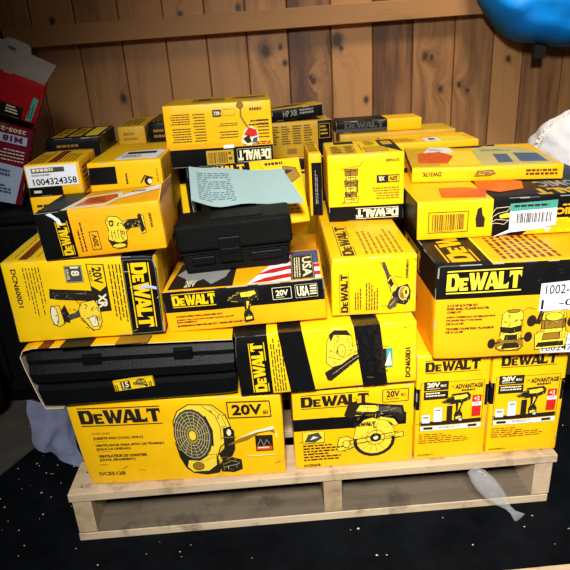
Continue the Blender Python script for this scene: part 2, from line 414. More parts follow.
        if rules: s.rect(0, 0, 1, 0.055, m); s.rect(0, 0.945, 1, 1, m)
        s.done()
    def lines(s, u0, v0, u1, v1, n, m='ink', rot=0, seed=1, fill=0.5, lens=None):
        """blocks of print too small to read in the photograph: rows of word-long dashes"""
        rnd = random.Random(seed); s.into(u0, v0, u1, v1, rot); s.up()
        for i in range(n):
            y1 = 1 - i / n; y0 = y1 - fill / n; x = 0; end = (lens[i % len(lens)] if lens else rnd.uniform(0.6, 1.0))
            while x < end:
                wl = rnd.uniform(0.05, 0.16); e = min(end, x + wl)
                s.mb.face([s.P(x, y0), s.P(e, y0), s.P(e, y1), s.P(x, y1)], m); x = e + 0.025
        s.done()
    def barcode(s, u0, v0, u1, v1, m='ink', rot=0, seed=3, n=26):
        rnd = random.Random(seed); s.into(u0, v0, u1, v1, rot); s.up(); x = 0
        ws = [rnd.choice((1, 1, 2, 3)) for _ in range(2 * n)]; tot = sum(ws)
        for i, q in enumerate(ws):
            if i % 2 == 0: s.mb.face([s.P(x / tot, 0), s.P((x + q) / tot, 0), s.P((x + q) / tot, 1), s.P(x / tot, 1)], m)
            x += q
        s.done()
    def scuffs(s, n, m, seed=1, u=(0, 1), v=(0, 1), L=0.02):
        rnd = random.Random(seed)
        for _ in range(n):
            a, b = rnd.uniform(*u), rnd.uniform(*v); th = rnd.uniform(-0.6, 0.6); l = rnd.uniform(0.3, 1) * L
            s.stroke([(a, b), (min(.99, a + l * math.cos(th) / s.W), min(.99, max(.01, b + l * math.sin(th) / s.H)))], rnd.uniform(.0003, .0008), m)

def carton(name, label, pose, base='yellow', paint=None, cuts=None, bulge=0.0012, corners=None, dents=(), group=None, cat='carton', edge=0.0022, wear=True):
    """one carton: rounded, slightly bulged box mesh; PAINT(cell centre, normal) names the colour of each cell"""
    x, y, z, rx, ry, rz, w, d, h = pose
    fr = Faces(w, d, h, bulge, corners, dents); mb = MB()
    cuts = cuts or {}
    def axis(lo, hi, extra):
        n = max(3, int((hi - lo) / 0.02)); a = {lo, lo + edge, hi - edge, hi}
        for i in range(1, n): a.add(lo + edge + (hi - lo - 2 * edge) * i / n)
        out = sorted(a)
        for e in extra:
            out = [q for q in out if abs(q - e) > 0.0015 or q in (lo, hi)] + [e]
        return sorted(set(out))
    X = axis(-w / 2, w / 2, [(q - .5) * w for q in cuts.get('u', ())]); Y = axis(0, d, [q * d for q in cuts.get('y', ())]); Z = axis(0, h, [q * h for q in cuts.get('v', ())])
    vid = {}; vs = []
    def V(a, b, c):
        k = (a, b, c)
        if k not in vid:
            q = Vector((min(max(a, -w / 2 + edge), w / 2 - edge), min(max(b, edge), d - edge), min(max(c, edge), h - edge)))
            r = Vector(k) - q
            p = q + r.normalized() * edge if r.length > 1e-9 else Vector(k)
            vid[k] = len(vs); vs.append(fr.warp(p))
        return vid[k]
    fs = []; ms = []
    wr = random.Random(int(1e5 * (abs(x) + abs(y) + z)))
    def col(c, n):
        m = (paint(((c[0] / w) + .5, c[1] / d, c[2] / h), n) if paint else base) or base
        near = sum((w / 2 - abs(c[0]) < edge * .9, min(c[1], d - c[1]) < edge * .9, min(c[2], h - c[2]) < edge * .9))
        if wear and near >= 2 and n not in ('-z', 'back'):      # rubbed board shows along the folds
            t = wr.random()
            if m == 'black' and t < .45: return 'grey' if t < .2 else 'darkgrey'
            if m != 'black' and t < .16: return 'board_edge'
        return m
    for i in range(len(X) - 1):
        for j in range(len(Y) - 1):
            for c, n in ((0, '-z'), (h, 'top')):
                q = [V(X[i], Y[j], c), V(X[i + 1], Y[j], c), V(X[i + 1], Y[j + 1], c), V(X[i], Y[j + 1], c)]
                fs.append(q if c else q[::-1]); ms.append(col(((X[i] + X[i + 1]) / 2, (Y[j] + Y[j + 1]) / 2, c), n))
    for i in range(len(X) - 1):
        for k in range(len(Z) - 1):
            for c, n in ((0, 'front'), (d, 'back')):
                q = [V(X[i], c, Z[k]), V(X[i + 1], c, Z[k]), V(X[i + 1], c, Z[k + 1]), V(X[i], c, Z[k + 1])]
                fs.append(q[::-1] if c else q); ms.append(col(((X[i] + X[i + 1]) / 2, c, (Z[k] + Z[k + 1]) / 2), n))
    for j in range(len(Y) - 1):
        for k in range(len(Z) - 1):
            for c, n in ((-w / 2, 'left'), (w / 2, 'right')):
                q = [V(c, Y[j], Z[k]), V(c, Y[j + 1], Z[k]), V(c, Y[j + 1], Z[k + 1]), V(c, Y[j], Z[k + 1])]
                fs.append(q if c > 0 else q[::-1]); ms.append(col((c, (Y[j] + Y[j + 1]) / 2, (Z[k] + Z[k + 1]) / 2), n))
    i0 = len(mb.v); mb.v += [tuple(p) for p in vs]
    for f, m in zip(fs, ms): mb.f.append(tuple(a + i0 for a in f)); mb.m.append(m); mb.smooth.append(True)
    box = {'mb': mb, 'fr': fr, 'name': name, 'label': label, 'pose': pose, 'group': group, 'cat': cat}
    box['p'] = {f: Print(mb, fr, f) for f in ('front', 'top', 'left', 'right')}
    return box
def finish(b):
    x, y, z, rx, ry, rz, *_ = b['pose']
    o = b['mb'].build(b['name'], None, (x, y, z), (R(rx), R(ry), R(rz)))
    tag(o, b['label'], b['cat'], b['group']); b['o'] = o; return o
def sticker(b, name, face, outline, m, draw=None, thick=0.0005, base=0.0012, label=None):
    """a stuck-on label, tape or flap: a thin slab of its own over one face, child of the carton"""
    mb = MB(); P = Print(mb, b['fr'], face, base)
    top = [P.P(*p) for p in outline]; nrm = {'front': Vector((0, 1, 0)), 'top': Vector((0, 0, -1)), 'left': Vector((1, 0, 0)), 'right': Vector((-1, 0, 0))}[face]
    bot = [p + nrm * thick for p in top]; n = len(top)
    mb.mesh(top + bot, [tuple(range(n, 2 * n))[::-1]] + [(i, n + i, n + (i + 1) % n, (i + 1) % n) for i in range(n)], m); P.tiles(outline, m)
    P.o = base + 0.0001
    if draw: draw(P)
    o = mb.build(name, b['o'])
    if label: o['label'] = label
    return o
def rc(u0, v0, u1, v1): return [(u0, v0), (u1, v0), (u1, v1), (u0, v1)]

# ---- line drawings of the tools, in a unit square
def fuzz(g, n, x0, y0, x1, y1, ms, seed, L=.10, wd=.0007):
    """fine line work inside a drawing"""
    rnd = random.Random(seed)
    for _ in range(n):
        a, b = rnd.uniform(x0, x1), rnd.uniform(y0, y1); th = rnd.choice((0, .3, 1.4, 1.57, -.5, .9)); l = rnd.uniform(.3, 1) * L
        g.stroke([(a, b), (min(x1, max(x0, a + l * math.cos(th))), min(y1, max(y0, b + l * math.sin(th))))], wd * rnd.uniform(.6, 1.6), rnd.choice(ms))
def art_fan(g):
    g.shape([(.12, .92), (.30, 1.0), (.66, .98), (.84, .84), (.90, .66), (.88, .50), (.70, .40), (.60, .2), (.2, .2), (.03, .5), (.03, .78)], 'tool_yellow', 'ink', .0016)
    g.stroke([(.5, .97), (.68, .84), (.74, .66), (.72, .48)], .0009, 'ink'); g.stroke([(.62, .97), (.78, .84), (.84, .66)], .0007, 'ink')
    g.shape([(.04, .38), (.0, .5), (.03, .28), (.10, .12), (.2, .04), (.42, .0), (.62, .02), (.66, .10), (.62, .26), (.5, .2), (.2, .22)], 'ink')
    g.disc(.30, .58, .29, .355, 'darkgrey', 'ink', .0014)
    for k in range(7): g.disc(.29, .58, .262 - .036 * k, .325 - .045 * k, None, ('cream', 'tool_yellow')[k % 2], 0.0007)
    for k in range(16):
        a = k * math.pi / 8; g.stroke([(.29 + .05 * math.cos(a), .58 + .06 * math.sin(a)), (.29 + .255 * math.cos(a + .5), .58 + .32 * math.sin(a + .5))], 0.0007, 'tool_yellow')
    g.disc(.29, .58, .06, .07, 'tool_yellow', 'ink'); g.stroke([(.52, .84), (.60, .64), (.58, .42)], .0030, 'ink')
    g.shape([(.12, .14), (.16, .24), (.34, .22), (.50, .30), (.62, .30), (.60, .14), (.46, .06), (.2, .06)], 'tool_yellow'); g.disc(.30, .14, .09, .06, 'tool_shade', 'ink'); g.stroke([(.36, .2), (.58, .26)], .0006, 'ink')
    g.shape([(.78, .66), (.88, .68), (.94, .62), (.92, .36), (.86, .26), (.70, .20), (.66, .30), (.76, .38)], 'ink'); g.disc(.86, .60, .04, .05, 'cream', 'ink')
    g.shape([(.66, .04), (.66, .18), (.86, .24), (1.0, .20), (1.0, .06), (.86, .02)], 'ink'); g.stroke([(.72, .1), (.96, .14)], .0006, 'cream'); g.stroke([(.70, .14), (.84, .19), (.97, .16)], .0006, 'tool_yellow')
    fuzz(g, 10, .62, .05, .98, .22, ('tool_yellow', 'grey'), 4, .08); fuzz(g, 10, .5, .5, .86, .94, ('ink',), 5, .06, .0005)
def art_saw(g):
    g.shape([(.02, .20), (.06, .40), (.18, .42), (.28, .34), (.98, .42), (.98, .34), (.3, .22), (.06, .14)], 'tool_yellow', 'ink', .0012)
    g.disc(.56, .30, .30, .29, 'ink')
    g.disc(.56, .31, .255, .25, 'tool_yellow', 'ink')
    for k in range(5): g.stroke([(.56, .31), (.56 + .24 * math.cos(3.4 + .5 * k), .31 + .23 * math.sin(3.4 + .5 * k))], .0007, 'tool_shade')
    g.shape([(.26, .36), (.3, .58), (.42, .70), (.58, .74), (.74, .66), (.84, .5), (.86, .36)], 'tool_yellow')
    g.disc(.58, .36, .13, .13, 'tool_yellow', 'ink'); g.disc(.58, .36, .08, .08, 'ink'); g.disc(.58, .36, .04, .045, 'cream', 'ink')
    g.shape([(.14, .8), (.2, .98), (.42, 1), (.6, .96), (.96, .9), (1, .7), (.94, .6), (.86, .72), (.66, .8), (.6, .7), (.42, .78), (.3, .8), (.24, .74)], 'ink')
    g.shape([(.30, .86), (.36, .96), (.58, .94), (.66, .86), (.56, .82), (.40, .84)], 'tool_yellow'); g.shape([(.62, .84), (.64, .92), (.94, .87), (.97, .72), (.90, .78)], 'darkgrey'); g.shape([(.64, .74), (.84, .68), (.90, .58), (.86, .54), (.74, .66), (.62, .68)], 'tool_yellow'); fuzz(g, 26, .30, .70, .96, .94, ('tool_yellow', 'grey', 'tool_shade'), 3); fuzz(g, 24, .30, .38, .84, .64, ('ink', 'tool_shade'), 8, .07, .0005); fuzz(g, 14, .04, .16, .3, .36, ('ink', 'cream'), 9, .06, .0005)
    g.stroke([(.1, .34), (.9, .46)], .0008, 'ink'); g.stroke([(.1, .28), (.92, .36)], .0008, 'ink')
    g.disc(.16, .3, .05, .07, 'tool_yellow', 'ink')
def art_drill(g):
    g.shape([(.0, .72), (.14, .78), (.2, .86), (.3, .86), (.34, .95), (.86, .98), (.96, .88), (.94, .74), (.72, .66), (.62, .4), (.7, .28), (.72, .08), (.46, .04), (.44, .26), (.5, .4), (.48, .64), (.3, .62), (.2, .66), (.12, .66)], 'ink')
    g.shape([(.4, .9), (.84, .93), (.88, .82), (.66, .76), (.42, .76)], 'tool_yellow')
    g.shape([(.56, .66), (.66, .64), (.58, .42), (.54, .42)], 'tool_yellow')
    g.shape([(.48, .2), (.68, .22), (.68, .12), (.48, .1)], 'tool_yellow')
    g.stroke([(.02, .72), (.14, .76), (.2, .84), (.32, .84)], .0006, 'tool_yellow'); g.stroke([(.12, .68), (.3, .65)], .0006, 'tool_yellow'); fuzz(g, 14, .04, .66, .92, .92, ('tool_yellow', 'grey', 'ink'), 5, .07, .0005); fuzz(g, 8, .48, .1, .68, .6, ('tool_yellow', 'ink'), 6, .07, .0005)
def art_nailer(g):
    g.shape([(.0, .18), (.06, .02), (.16, .0), (.16, .1), (1, .46), (1, .66), (.78, .56), (.3, .30)], 'ink')
    g.shape([(.05, .38), (.1, .8), (.22, .96), (.6, .98), (.74, .86), (.74, .66), (.96, .72), (.98, .52), (.76, .48), (.44, .32), (.2, .28)], 'tool_yellow')
    g.shape([(.16, .92), (.3, 1.0), (.62, .98), (.7, .88), (.56, .9), (.28, .92), (.2, .8)], 'ink')
    for k in range(4): g.stroke([(.3 + .07 * k, .84), (.26 + .08 * k, .5)], .0006, 'tool_shade')
    g.disc(.46, .6, .10, .12, 'tool_yellow', 'ink'); g.stroke([(.1, .5), (.4, .42), (.9, .6)], .0008, 'ink')
    g.stroke([(.2, .14), (.9, .48)], .0005, 'cream'); fuzz(g, 34, .12, .36, .9, .92, ('ink', 'tool_shade', 'ink'), 5, .08, .0006); fuzz(g, 10, .1, .1, .9, .5, ('grey',), 6, .05, .0005)
def art_caulk(g):
    g.shape([(.05, .80), (.08, 1.0), (.18, .98), (.94, .9), (1, .84), (.98, .70), (.86, .68), (.2, .76)], 'ink')
    g.stroke([(.2, .9), (.9, .82)], .0006, 'darkgrey')
    g.shape([(.02, .2), (.0, .5), (.04, .62), (.2, .62), (.24, .2), (.12, .14)], 'tool_yellow')
    g.disc(.07, .4, .07, .22, 'cream', 'ink'); g.shape([(.22, .5), (.3, .62), (.36, .4), (.34, .22), (.24, .26)], 'ink')
    g.shape([(.32, .38), (.5, .44), (.56, .5), (.6, .36), (.34, .28)], 'darkgrey')
    g.shape([(.56, .5), (.64, .66), (.9, .7), (.98, .5), (.98, .2), (.9, .02), (.76, .0), (.68, .16), (.58, .26)], 'tool_yellow')
    g.shape([(.72, .3), (.88, .34), (.9, .1), (.78, .08)], 'cream'); g.stroke([(.6, .3), (.7, .1), (.78, .0)], .0016, 'ink')
    g.stroke([(.5, .78), (.62, .6)], .0008, 'ink'); fuzz(g, 26, .58, .06, .96, .64, ('ink', 'tool_shade'), 5, .08, .0006); fuzz(g, 12, .0, .2, .5, .56, ('ink', 'grey'), 6, .07, .0006); fuzz(g, 8, .1, .78, .95, .92, ('grey',), 7, .2, .0005)
def art_spotlight(g):
    g.shape([(.06, .12), (.0, .3), (.06, .62), (.02, .85), (.14, 1), (.34, .96), (.46, .8), (.6, .84), (.86, .84), (.9, .98), (1, .9), (1, .42), (.9, .38), (.86, .6), (.62, .6), (.5, .5), (.48, .2), (.42, .02), (.2, .0)], 'tool_yellow')
    g.shape([(.02, .3), (.08, .06), (.42, .04), (.46, .24), (.3, .18), (.14, .22)], 'ink'); g.disc(.25, .1, .18, .07, 'tool_yellow', 'ink')
    g.shape([(.46, .72), (.6, .82), (.86, .84), (.88, .64), (.62, .6), (.5, .56)], 'ink'); g.disc(.16, .78, .06, .09, 'ink'); g.disc(.16, .78, .03, .045, 'tool_yellow')
    for k in range(4): g.stroke([(.12 + .08 * k, .58), (.12 + .08 * k, .3)], .0007, 'ink')
    g.shape([(.86, .94), (.94, .96), (.98, .5), (.9, .44)], 'ink'); fuzz(g, 26, .06, .24, .46, .9, ('ink', 'tool_shade'), 5, .08, .0006); fuzz(g, 8, .5, .6, .88, .8, ('tool_yellow',), 6, .07, .0005)
def art_grinder(g):
    g.stroke([(.0, 1.0), (.34, .62)], .0009, 'ink'); g.shape([(.08, .98), (.16, .98), (.36, .66), (.28, .6)], 'darkgrey')
    g.shape([(.24, .6), (.36, .72), (.56, .5), (.66, .44), (.52, .3), (.4, .38)], 'tool_yellow')
    g.shape([(.28, .58), (.36, .66), (.46, .54), (.38, .48)], 'ink')
    g.shape([(.42, .32), (.56, .46), (.9, .52), (1, .38), (.98, .2), (.84, .1), (.6, .14)], 'ink')
    g.disc(.78, .34, .15, .14, 'tool_shade', 'cream'); g.disc(.86, .36, .1, .12, 'tool_yellow', 'ink'); g.disc(.86, .36, .04, .05, 'ink')
    g.shape([(.48, .28), (.62, .26), (.54, .08), (.34, .02), (.26, .08), (.34, .2)], 'darkgrey'); g.stroke([(.34, .1), (.5, .2)], .0007, 'tool_yellow')
    g.stroke([(.26, .0), (.5, .5)], .0006, 'ink'); fuzz(g, 30, .3, .06, .98, .5, ('tool_yellow', 'grey', 'ink', 'cream'), 5, .08, .0006)
def art_router(g):
    g.shape([(.24, .28), (.2, .08), (.34, .0), (.78, .0), (.88, .1), (.84, .3)], 'tool_shade')
    g.disc(.54, .09, .3, .07, 'tool_yellow', 'ink')
    g.shape([(.3, .3), (.3, .48), (.8, .48), (.8, .3), (.7, .24), (.4, .24)], 'tool_yellow'); g.shape([(.4, .26), (.42, .38), (.7, .38), (.72, .26)], 'ink')
    g.shape([(.3, .46), (.28, .58), (.8, .6), (.8, .46), (.55, .42)], 'ink')
    g.shape([(.3, .58), (.3, .86), (.42, .96), (.72, .96), (.82, .86), (.8, .6), (.55, .55)], 'tool_yellow')
    g.stroke([(.3, .72), (.56, .68), (.8, .74)], .0007, 'tool_shade'); g.disc(.57, .93, .15, .04, 'tool_shade', 'ink')
    g.disc(.1, .2, .1, .12, 'ink'); g.disc(.98, .32, .1, .12, 'ink'); g.stroke([(.16, .2), (.3, .22)], .002, 'ink'); g.stroke([(.84, .28), (.94, .32)], .002, 'ink')
    g.stroke([(.78, .92), (.9, 1.0), (1.08, .96)], .0010, 'tool_shade'); fuzz(g, 40, .26, .04, .84, .9, ('ink', 'ink', 'tool_shade', 'cream'), 5, .09, .0007)
    g.shape([(.34, .08), (.4, .2), (.72, .2), (.78, .1)], 'ink')
def art_plunge(g):
    g.shape([(.2, .02), (.16, .4), (.3, .44), (.3, .9), (.84, .94), (.86, .44), (.94, .4), (.9, .06)], 'tool_yellow')
    g.shape([(.3, .5), (.3, .7), (.84, .72), (.84, .52)], 'tool_shade'); g.shape([(.22, .08), (.26, .18), (.84, .20), (.86, .10)], 'ink'); g.shape([(.34, .24), (.36, .4), (.74, .42), (.76, .26)], 'tool_shade')
    g.disc(.06, .72, .11, .13, 'ink'); g.disc(1.0, .66, .11, .13, 'ink'); g.shape([(.16, .66), (.26, .64), (.32, .9), (.24, .94)], 'ink')
    fuzz(g, 40, .2, .06, .9, .92, ('ink', 'ink', 'tool_shade', 'cream'), 5, .09, .0007); g.stroke([(.36, .44), (.36, .92)], .0008, 'ink'); g.stroke([(.78, .44), (.78, .92)], .0008, 'ink'); g.disc(.56, .8, .2, .1, 'tool_yellow', 'ink')
def art_trimrouter(g):
    for k, (y0, y1, x0, x1) in enumerate(((.02, .2, .1, .8), (.2, .34, .22, .72), (.34, .5, .1, .82), (.5, .66, .2, .74), (.66, .8, .16, .8), (.8, .96, .08, .84))):
        g.shape([(x0, y0), (x0 + .03, y1), (x1 - .03, y1), (x1, y0)], 'tool_yellow' if k % 2 else 'tool_shade')
        g.stroke([(x0 + .1, y0 + .05), (x1 - .1, y0 + .06)], .0012, 'ink'); g.stroke([((x0 + x1) / 2, y0), ((x0 + x1) / 2 + .04, y1)], .001, 'ink')
    fuzz(g, 40, .12, .04, .8, .94, ('ink', 'ink', 'tool_shade', 'lemon'), 5, .12, .0008); g.stroke([(.8, .9), (1, .98)], .0008, 'ink'); g.stroke([(.16, .34), (.14, .66)], .0018, 'ink')

# ================================================================= THE SETTING
mb = MB(); mb.face([(-3.0, -3.2, 0), (3.0, -3.2, 0), (3.0, 1.2, 0), (-3.0, 1.2, 0)], 'floor')
tag(mb.build('floor'), kind='structure')
edges = [-3.1 + 0.1435 * k for k in range(16)]
edges = [e for e in edges if e < -0.86] + [-0.791, -0.646, -0.502, -0.354, -0.216, -0.079, 0.062, 0.211, 0.356, 0.497, 0.645, 0.784, 0.893, 1.04] + [1.04 + 0.1435 * k for k in range(1, 15)]
mb = MB(); vals = []; rnd = random.Random(4)
for a, b in zip(edges, edges[1:]):
    g, c = 0.0012, 0.003; pid = rnd.random(); y0 = 1.2 + rnd.uniform(-0.0012, 0.0012); n0 = len(mb.f)
    prof = [(a + g, y0 + .012), (a + g, y0 + c), (a + g + c, y0), (b - g - c, y0), (b - g, y0 + c), (b - g, y0 + .012)]
    for (xa, ya), (xb, yb) in zip(prof, prof[1:]): mb.face([(xa, ya, 0), (xb, yb, 0), (xb, yb, 1.9), (xa, ya, 1.9)], 'wall_wood')
    vals += [pid] * (len(mb.f) - n0)
mb.face([(-3.1, 1.212, 0), (3.1, 1.212, 0), (3.1, 1.212, 1.9), (-3.1, 1.212, 1.9)], 'ink'); vals.append(0)
wall = mb.build('wall_back'); at_ = wall.data.attributes.new('plank', 'FLOAT', 'FACE'); at_.data.foreach_set('value', vals)
tag(wall, kind='structure')
# horizontal framing rail nailed across the planks, and the post at its left end
mb = MB(); mb.box((-0.875, -0.042, -0.031), (1.7, 0, 0.031), 'beam_wood', 0.002)
tag(mb.build('trim_1', None, (0, 1.1985, 1.031), (0, R(-0.75), 0)), kind='structure')
mb = MB(); mb.box((-0.96, 1.145, 0), (-0.885, 1.198, 1.9), 'beam_wood', 0.002)
tag(mb.build('trim_2'), kind='structure')

# ================================================================= PALLETS
def pallet(loc, rz, W, D, label, ws, Dn=7):
    root = tag(empty('wooden_pallet', loc, (0, 0, R(rz))), label, 'pallet', None)
    T = 0.019; H = 0.122
    for x in ws:
        mb = MB(); s = 0.019
        # stringer with the two fork notches on its underside
        z0, z1 = T, H - T; n1, n2 = (0.16, 0.36), (0.62, 0.82)
        pr = [(0.004, z0), (n1[0], z0), (n1[0] + .02, z0 + .03), (n1[1] - .02, z0 + .03), (n1[1], z0), (n2[0], z0), (n2[0] + .02, z0 + .03), (n2[1] - .02, z0 + .03), (n2[1], z0), (D - .004, z0), (D - .004, z1), (.004, z1)]
        L_ = [(x - s, a, b) for a, b in pr]; R_ = [(x + s, a, b) for a, b in pr]; n = len(pr)
        mb.mesh(L_ + R_, [tuple(range(n)), tuple(range(n, 2 * n))[::-1]] + [(i, n + i, n + (i + 1) % n, (i + 1) % n) for i in range(n)], 'pallet_block')
        mb.build('stringer', root, merge=True)
    for k in range(Dn):
        y = k * (D - .09) / (Dn - 1); wd = 0.105 if k == 0 else .088
        mb = MB(); mb.box((-W / 2, y, H - T), (W / 2, y + wd, H), 'pallet_wood', 0.0015)
        # nail heads over the stringers
        for x in ws:
            for dy in (.02, .065): mb.box((x - .002, y + dy, H), (x + .002, y + dy + .004, H + .0004), 'darkgrey')
        mb.build('deck_board', root)
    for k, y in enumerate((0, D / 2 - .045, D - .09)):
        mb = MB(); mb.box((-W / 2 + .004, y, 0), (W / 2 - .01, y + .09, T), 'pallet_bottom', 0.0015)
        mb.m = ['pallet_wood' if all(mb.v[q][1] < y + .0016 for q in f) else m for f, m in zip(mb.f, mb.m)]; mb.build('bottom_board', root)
    return root
pallet((0, 0, 0), -0.1, 1.016, 1.02, 'pale wooden pallet carrying the whole stack of yellow cartons', (-.484, .035, .482))
pallet((0.66, -1.27, 0), 0.6, 0.80, 1.01, 'wooden pallet showing only its edge in the bottom right corner', (-.37, 0, .37))

# ================================================================= BOTTOM ROW
G1 = 'cartons along the bottom row on the pallet'
b = carton('tool_carton', 'large yellow carton with a fan drawing, bottom left on the pallet', (-.266, .02, .1225, 0, 0, -1.7, .413, .30, .195), corners={'flt': (-.008, 0, .008), 'flb': (.008, 0, -.000), 'frt': (0, 0, -.006)}, group=G1,
           dents=[(.2, 0, .19, .02, -.003, .004, -.003), (-.2, 0, .0, .03, .002, .004, 0)])
p = b['p']['front']
p.logo(.045, .715, .43, .93, 'ink')
for t, v in (('JOBSITE FAN (TOOL ONLY)', .585), ('VENTILADOR PARA SITIO DE TRABAJO', .50), ('(SOLO LA UNIDAD)', .455), ('VENTILATEUR DE CHANTIER', .37), ('(OUTIL SEULEMENT)', .32)):
    p.text(t, .08, v - .036, .08 + .0105 * len(t), v, 'ink', bold=.05)
p.text('ULTRA QUIET', .08, .615, .17, .64, 'rust'); p.rect(.08, .535, .15, .538, 'rust'); p.rect(.08, .41, .15, .413, 'rust')
p.text('DCE512B', .055, .11, .19, .155, 'ink', bold=.03)
p.into(.47, .05, .78, .93); art_fan(p); p.done()
p.frame(.745, .76, .945, .95, 'ink', .0016); p.text('20V', .765, .79, .905, .92, 'ink', bold=.035); p.text('MAX', .91, .79, .935, .84, 'ink')
p.rect(.86, .33, .945, .53, 'ink'); p.stroke([(.87, .4), (.885, .48), (.9, .4), (.915, .47), (.93, .41)], .0012, 'grey'); p.rect(.865, .34, .94, .39, 'orange'); p.lines(.87, .35, .935, .38, 1, 'cream', 0, 5)
p.rect(.81, .265, .955, .275, 'cream')
p.poly([(.72, .42), (.80, .52), (.87, .60), (.93, .63), (.955, .60), (.96, .55), (.93, .58), (.88, .56), (.82, .48)], 'tool_shade')
p.poly([(.78, .50), (.86, .59), (.95, .64), (.97, .50), (.965, .49), (.955, .60), (.87, .57)], 'cream')
p.lines(.70, .50, .80, .53, 1, 'tool_shade', 0, 3)
p.scuffs(7, 'tool_shade', 3, (.05, .95), (.03, .3)); p.scuffs(5, 'cream', 4, (.6, .95), (.2, .9), .012)
finish(b)

b = carton('tool_carton', 'yellow carton with circular saw drawing and a black band, second along the bottom row', (.0835, .02, .1225, 0, 0, -.5, .244, .30, .188), group=G1,
           cuts={'v': (.50, .655)}, paint=lambda c, n: 'black' if n != 'top' and n != '-z' and .50 < c[2] < .655 else None)
p = b['p']['front']
p.rect(.0, .06, .49, .505, 'yellow')
p.rect(.94, .48, 1, .68, 'yellow')
p.logo(.07, .78, .63, .955, 'ink')
p.frame(.74, .80, .95, .95, 'ink', .0013); p.text('20V', .77, .855, .88, .935, 'ink', bold=.04); p.text('MAX', .89, .86, .93, .9, 'ink'); p.lines(.77, .82, .93, .84, 1)
p.into(.34, .10, .93, .82); art_saw(p); p.logo(.50, .535, .68, .585, 'ink', rules=False); p.done()
p.rect(.07, .36, .25, .51, 'tool_yellow'); p.frame(.07, .36, .25, .51, 'ink', .0007); p.shape([(.09, .38), (.12, .47), (.2, .49), (.23, .42), (.17, .37)], 'darkgrey'); p.poly([(.13, .4), (.16, .45), (.2, .43)], 'cream')
p.lines(.07, .11, .42, .335, 6, 'ink', 0, 8, .42, (.7, .95, .8, .6, .9, .85)); p.text('DCS565B', .07, .045, .21, .08, 'ink', bold=.03)
p.text('MAX', .66, .5, .69, .53, 'ink')
p.scuffs(6, 'tool_shade', 9)
finish(b)

def kit(pose, label, seed, corners=None):
    b = carton('tool_carton', label, pose, group=G1, cuts={'v': (.50, .70)}, corners=corners,
               paint=lambda c, n: 'black' if n not in ('top', '-z') and .50 < c[2] < .70 else None)
    p = b['p']['front']
    Y = lambda v: .295 + (v - .255) * (.75 - .295) / (.635 - .255)
    p.rect(.05, Y(.245), .95, Y(.66), 'yellow')
    p.logo(.11, .835, .86, .955, 'ink')
    p.frame(.06, Y(.255), .93, Y(.635), 'ink', .0008)
    p.rect(.10, Y(.575), .44, Y(.645), 'ink'); p.text('20V', .14, Y(.60), .32, Y(.638), 'cream', bold=.05); p.text('MAX', .33, Y(.60), .41, Y(.62), 'cream'); p.lines(.14, Y(.583), .41, Y(.592), 1, 'cream')
    p.rect(.10, Y(.505), .44, Y(.57), 'ink'); p.lines(.13, Y(.52), .42, Y(.56), 2, 'cream', 0, seed)
    p.text('THE', .47, Y(.590), .52, Y(.605), 'ink'); p.text('ADVANTAGE', .53, Y(.575), .915, Y(.612), 'ink', bold=.05); p.lines(.62, Y(.553), .90, Y(.57), 1, 'ink', 0, 3, .9)
    p.rect(.07, Y(.295), .92, Y(.33), 'ink')
    p.shape(rc(.09, Y(.318), .20, Y(.385)), 'white', 'grey', .0006); p.rect(.105, Y(.355), .185, Y(.372), 'grey'); p.shape(rc(.25, Y(.325), .365, Y(.44)), 'white', 'grey', .0006); p.rect(.27, Y(.41), .345, Y(.425), 'grey')
    p.into(.35, Y(.31), .77, Y(.55)); art_drill(p); p.done()
    p.shape([(.43, Y(.32)), (.50, Y(.32)), (.50, Y(.45)), (.43, Y(.45))], 'ink'); p.disc(.62, Y(.335), .03, .018, 'label_blue', 'ink')
    p.rect(.775, Y(.35), .90, Y(.52), 'red'); p.text('+2', .80, Y(.475), .875, Y(.51), 'cream', bold=.03); p.rect(.775, Y(.435), .90, Y(.465), 'white'); p.lines(.79, Y(.44), .885, Y(.46), 2, 'ink', 0, 6)
    p.rect(.07, Y(.26), .92, Y(.293), 'white'); p.rect(.11, Y(.267), .24, Y(.288), 'ink'); p.rect(.73, Y(.267), .86, Y(.288), 'ink'); p.lines(.32, Y(.268), .66, Y(.287), 2, 'ink', 0, seed + 3)
    p.lines(.05, .16, .78, .265, 5, 'rust', 0, seed, .32, (.45, .62, .9, .98, .96))
    p.text('DCK299D1T1', .04, .045, .27, .062, 'ink', bold=.02)
    p.scuffs(5, 'tool_shade', seed)
    for f in ('left', 'right'):
        q = b['p'][f]; q.logo(.15, .80, .85, .92, 'ink')
    finish(b); return b
kit((.2835, .02, .1225, 0, 0, 0, .147, .30, .247), 'upright yellow drill kit carton, bottom row, between saw carton and rightmost carton', 21)
kit((.4365, .02, .1225, 0, 0, -.6, .150, .30, .247), 'upright yellow drill kit carton at the right end of the bottom row', 22)

# ================================================================= SECOND ROW
# black moulded case inside a yellow carton sleeve
root = tag(empty('tool_case', (-.327, .004, .3210), (0, 0, R(-.3))), 'long black moulded tool case in a yellow carton sleeve, lying on the fan carton', 'tool case')
mb = MB()
prof = [(.012, .003), (.003, .012), (.003, .046), (.012, .052), (.012, .060), (0, .066), (0, .084), (.012, .098), (.012, .108), (.022, .124), (.05, .132)]
prof = [(y, z * .985) for y, z in prof] + [(.24, .130), (.262, .12), (.27, .09), (.27, .03), (.25, .004)]
nx = 24; x0, x1 = -.181, .184; ring = []
for i in range(nx + 1):
    t = i / nx; x = x0 + (x1 - x0) * t
    e = min(t, 1 - t) * nx; k = 1.0 if e >= 2 else (0.985 + 0.015 * math.sin(math.pi / 2 * e / 2))
    cy, cz = .135, .068
    ring.append([(x, cy + (y - cy) * k, cz + (z - cz) * k - (1 - k) * 0.0) for y, z in prof])
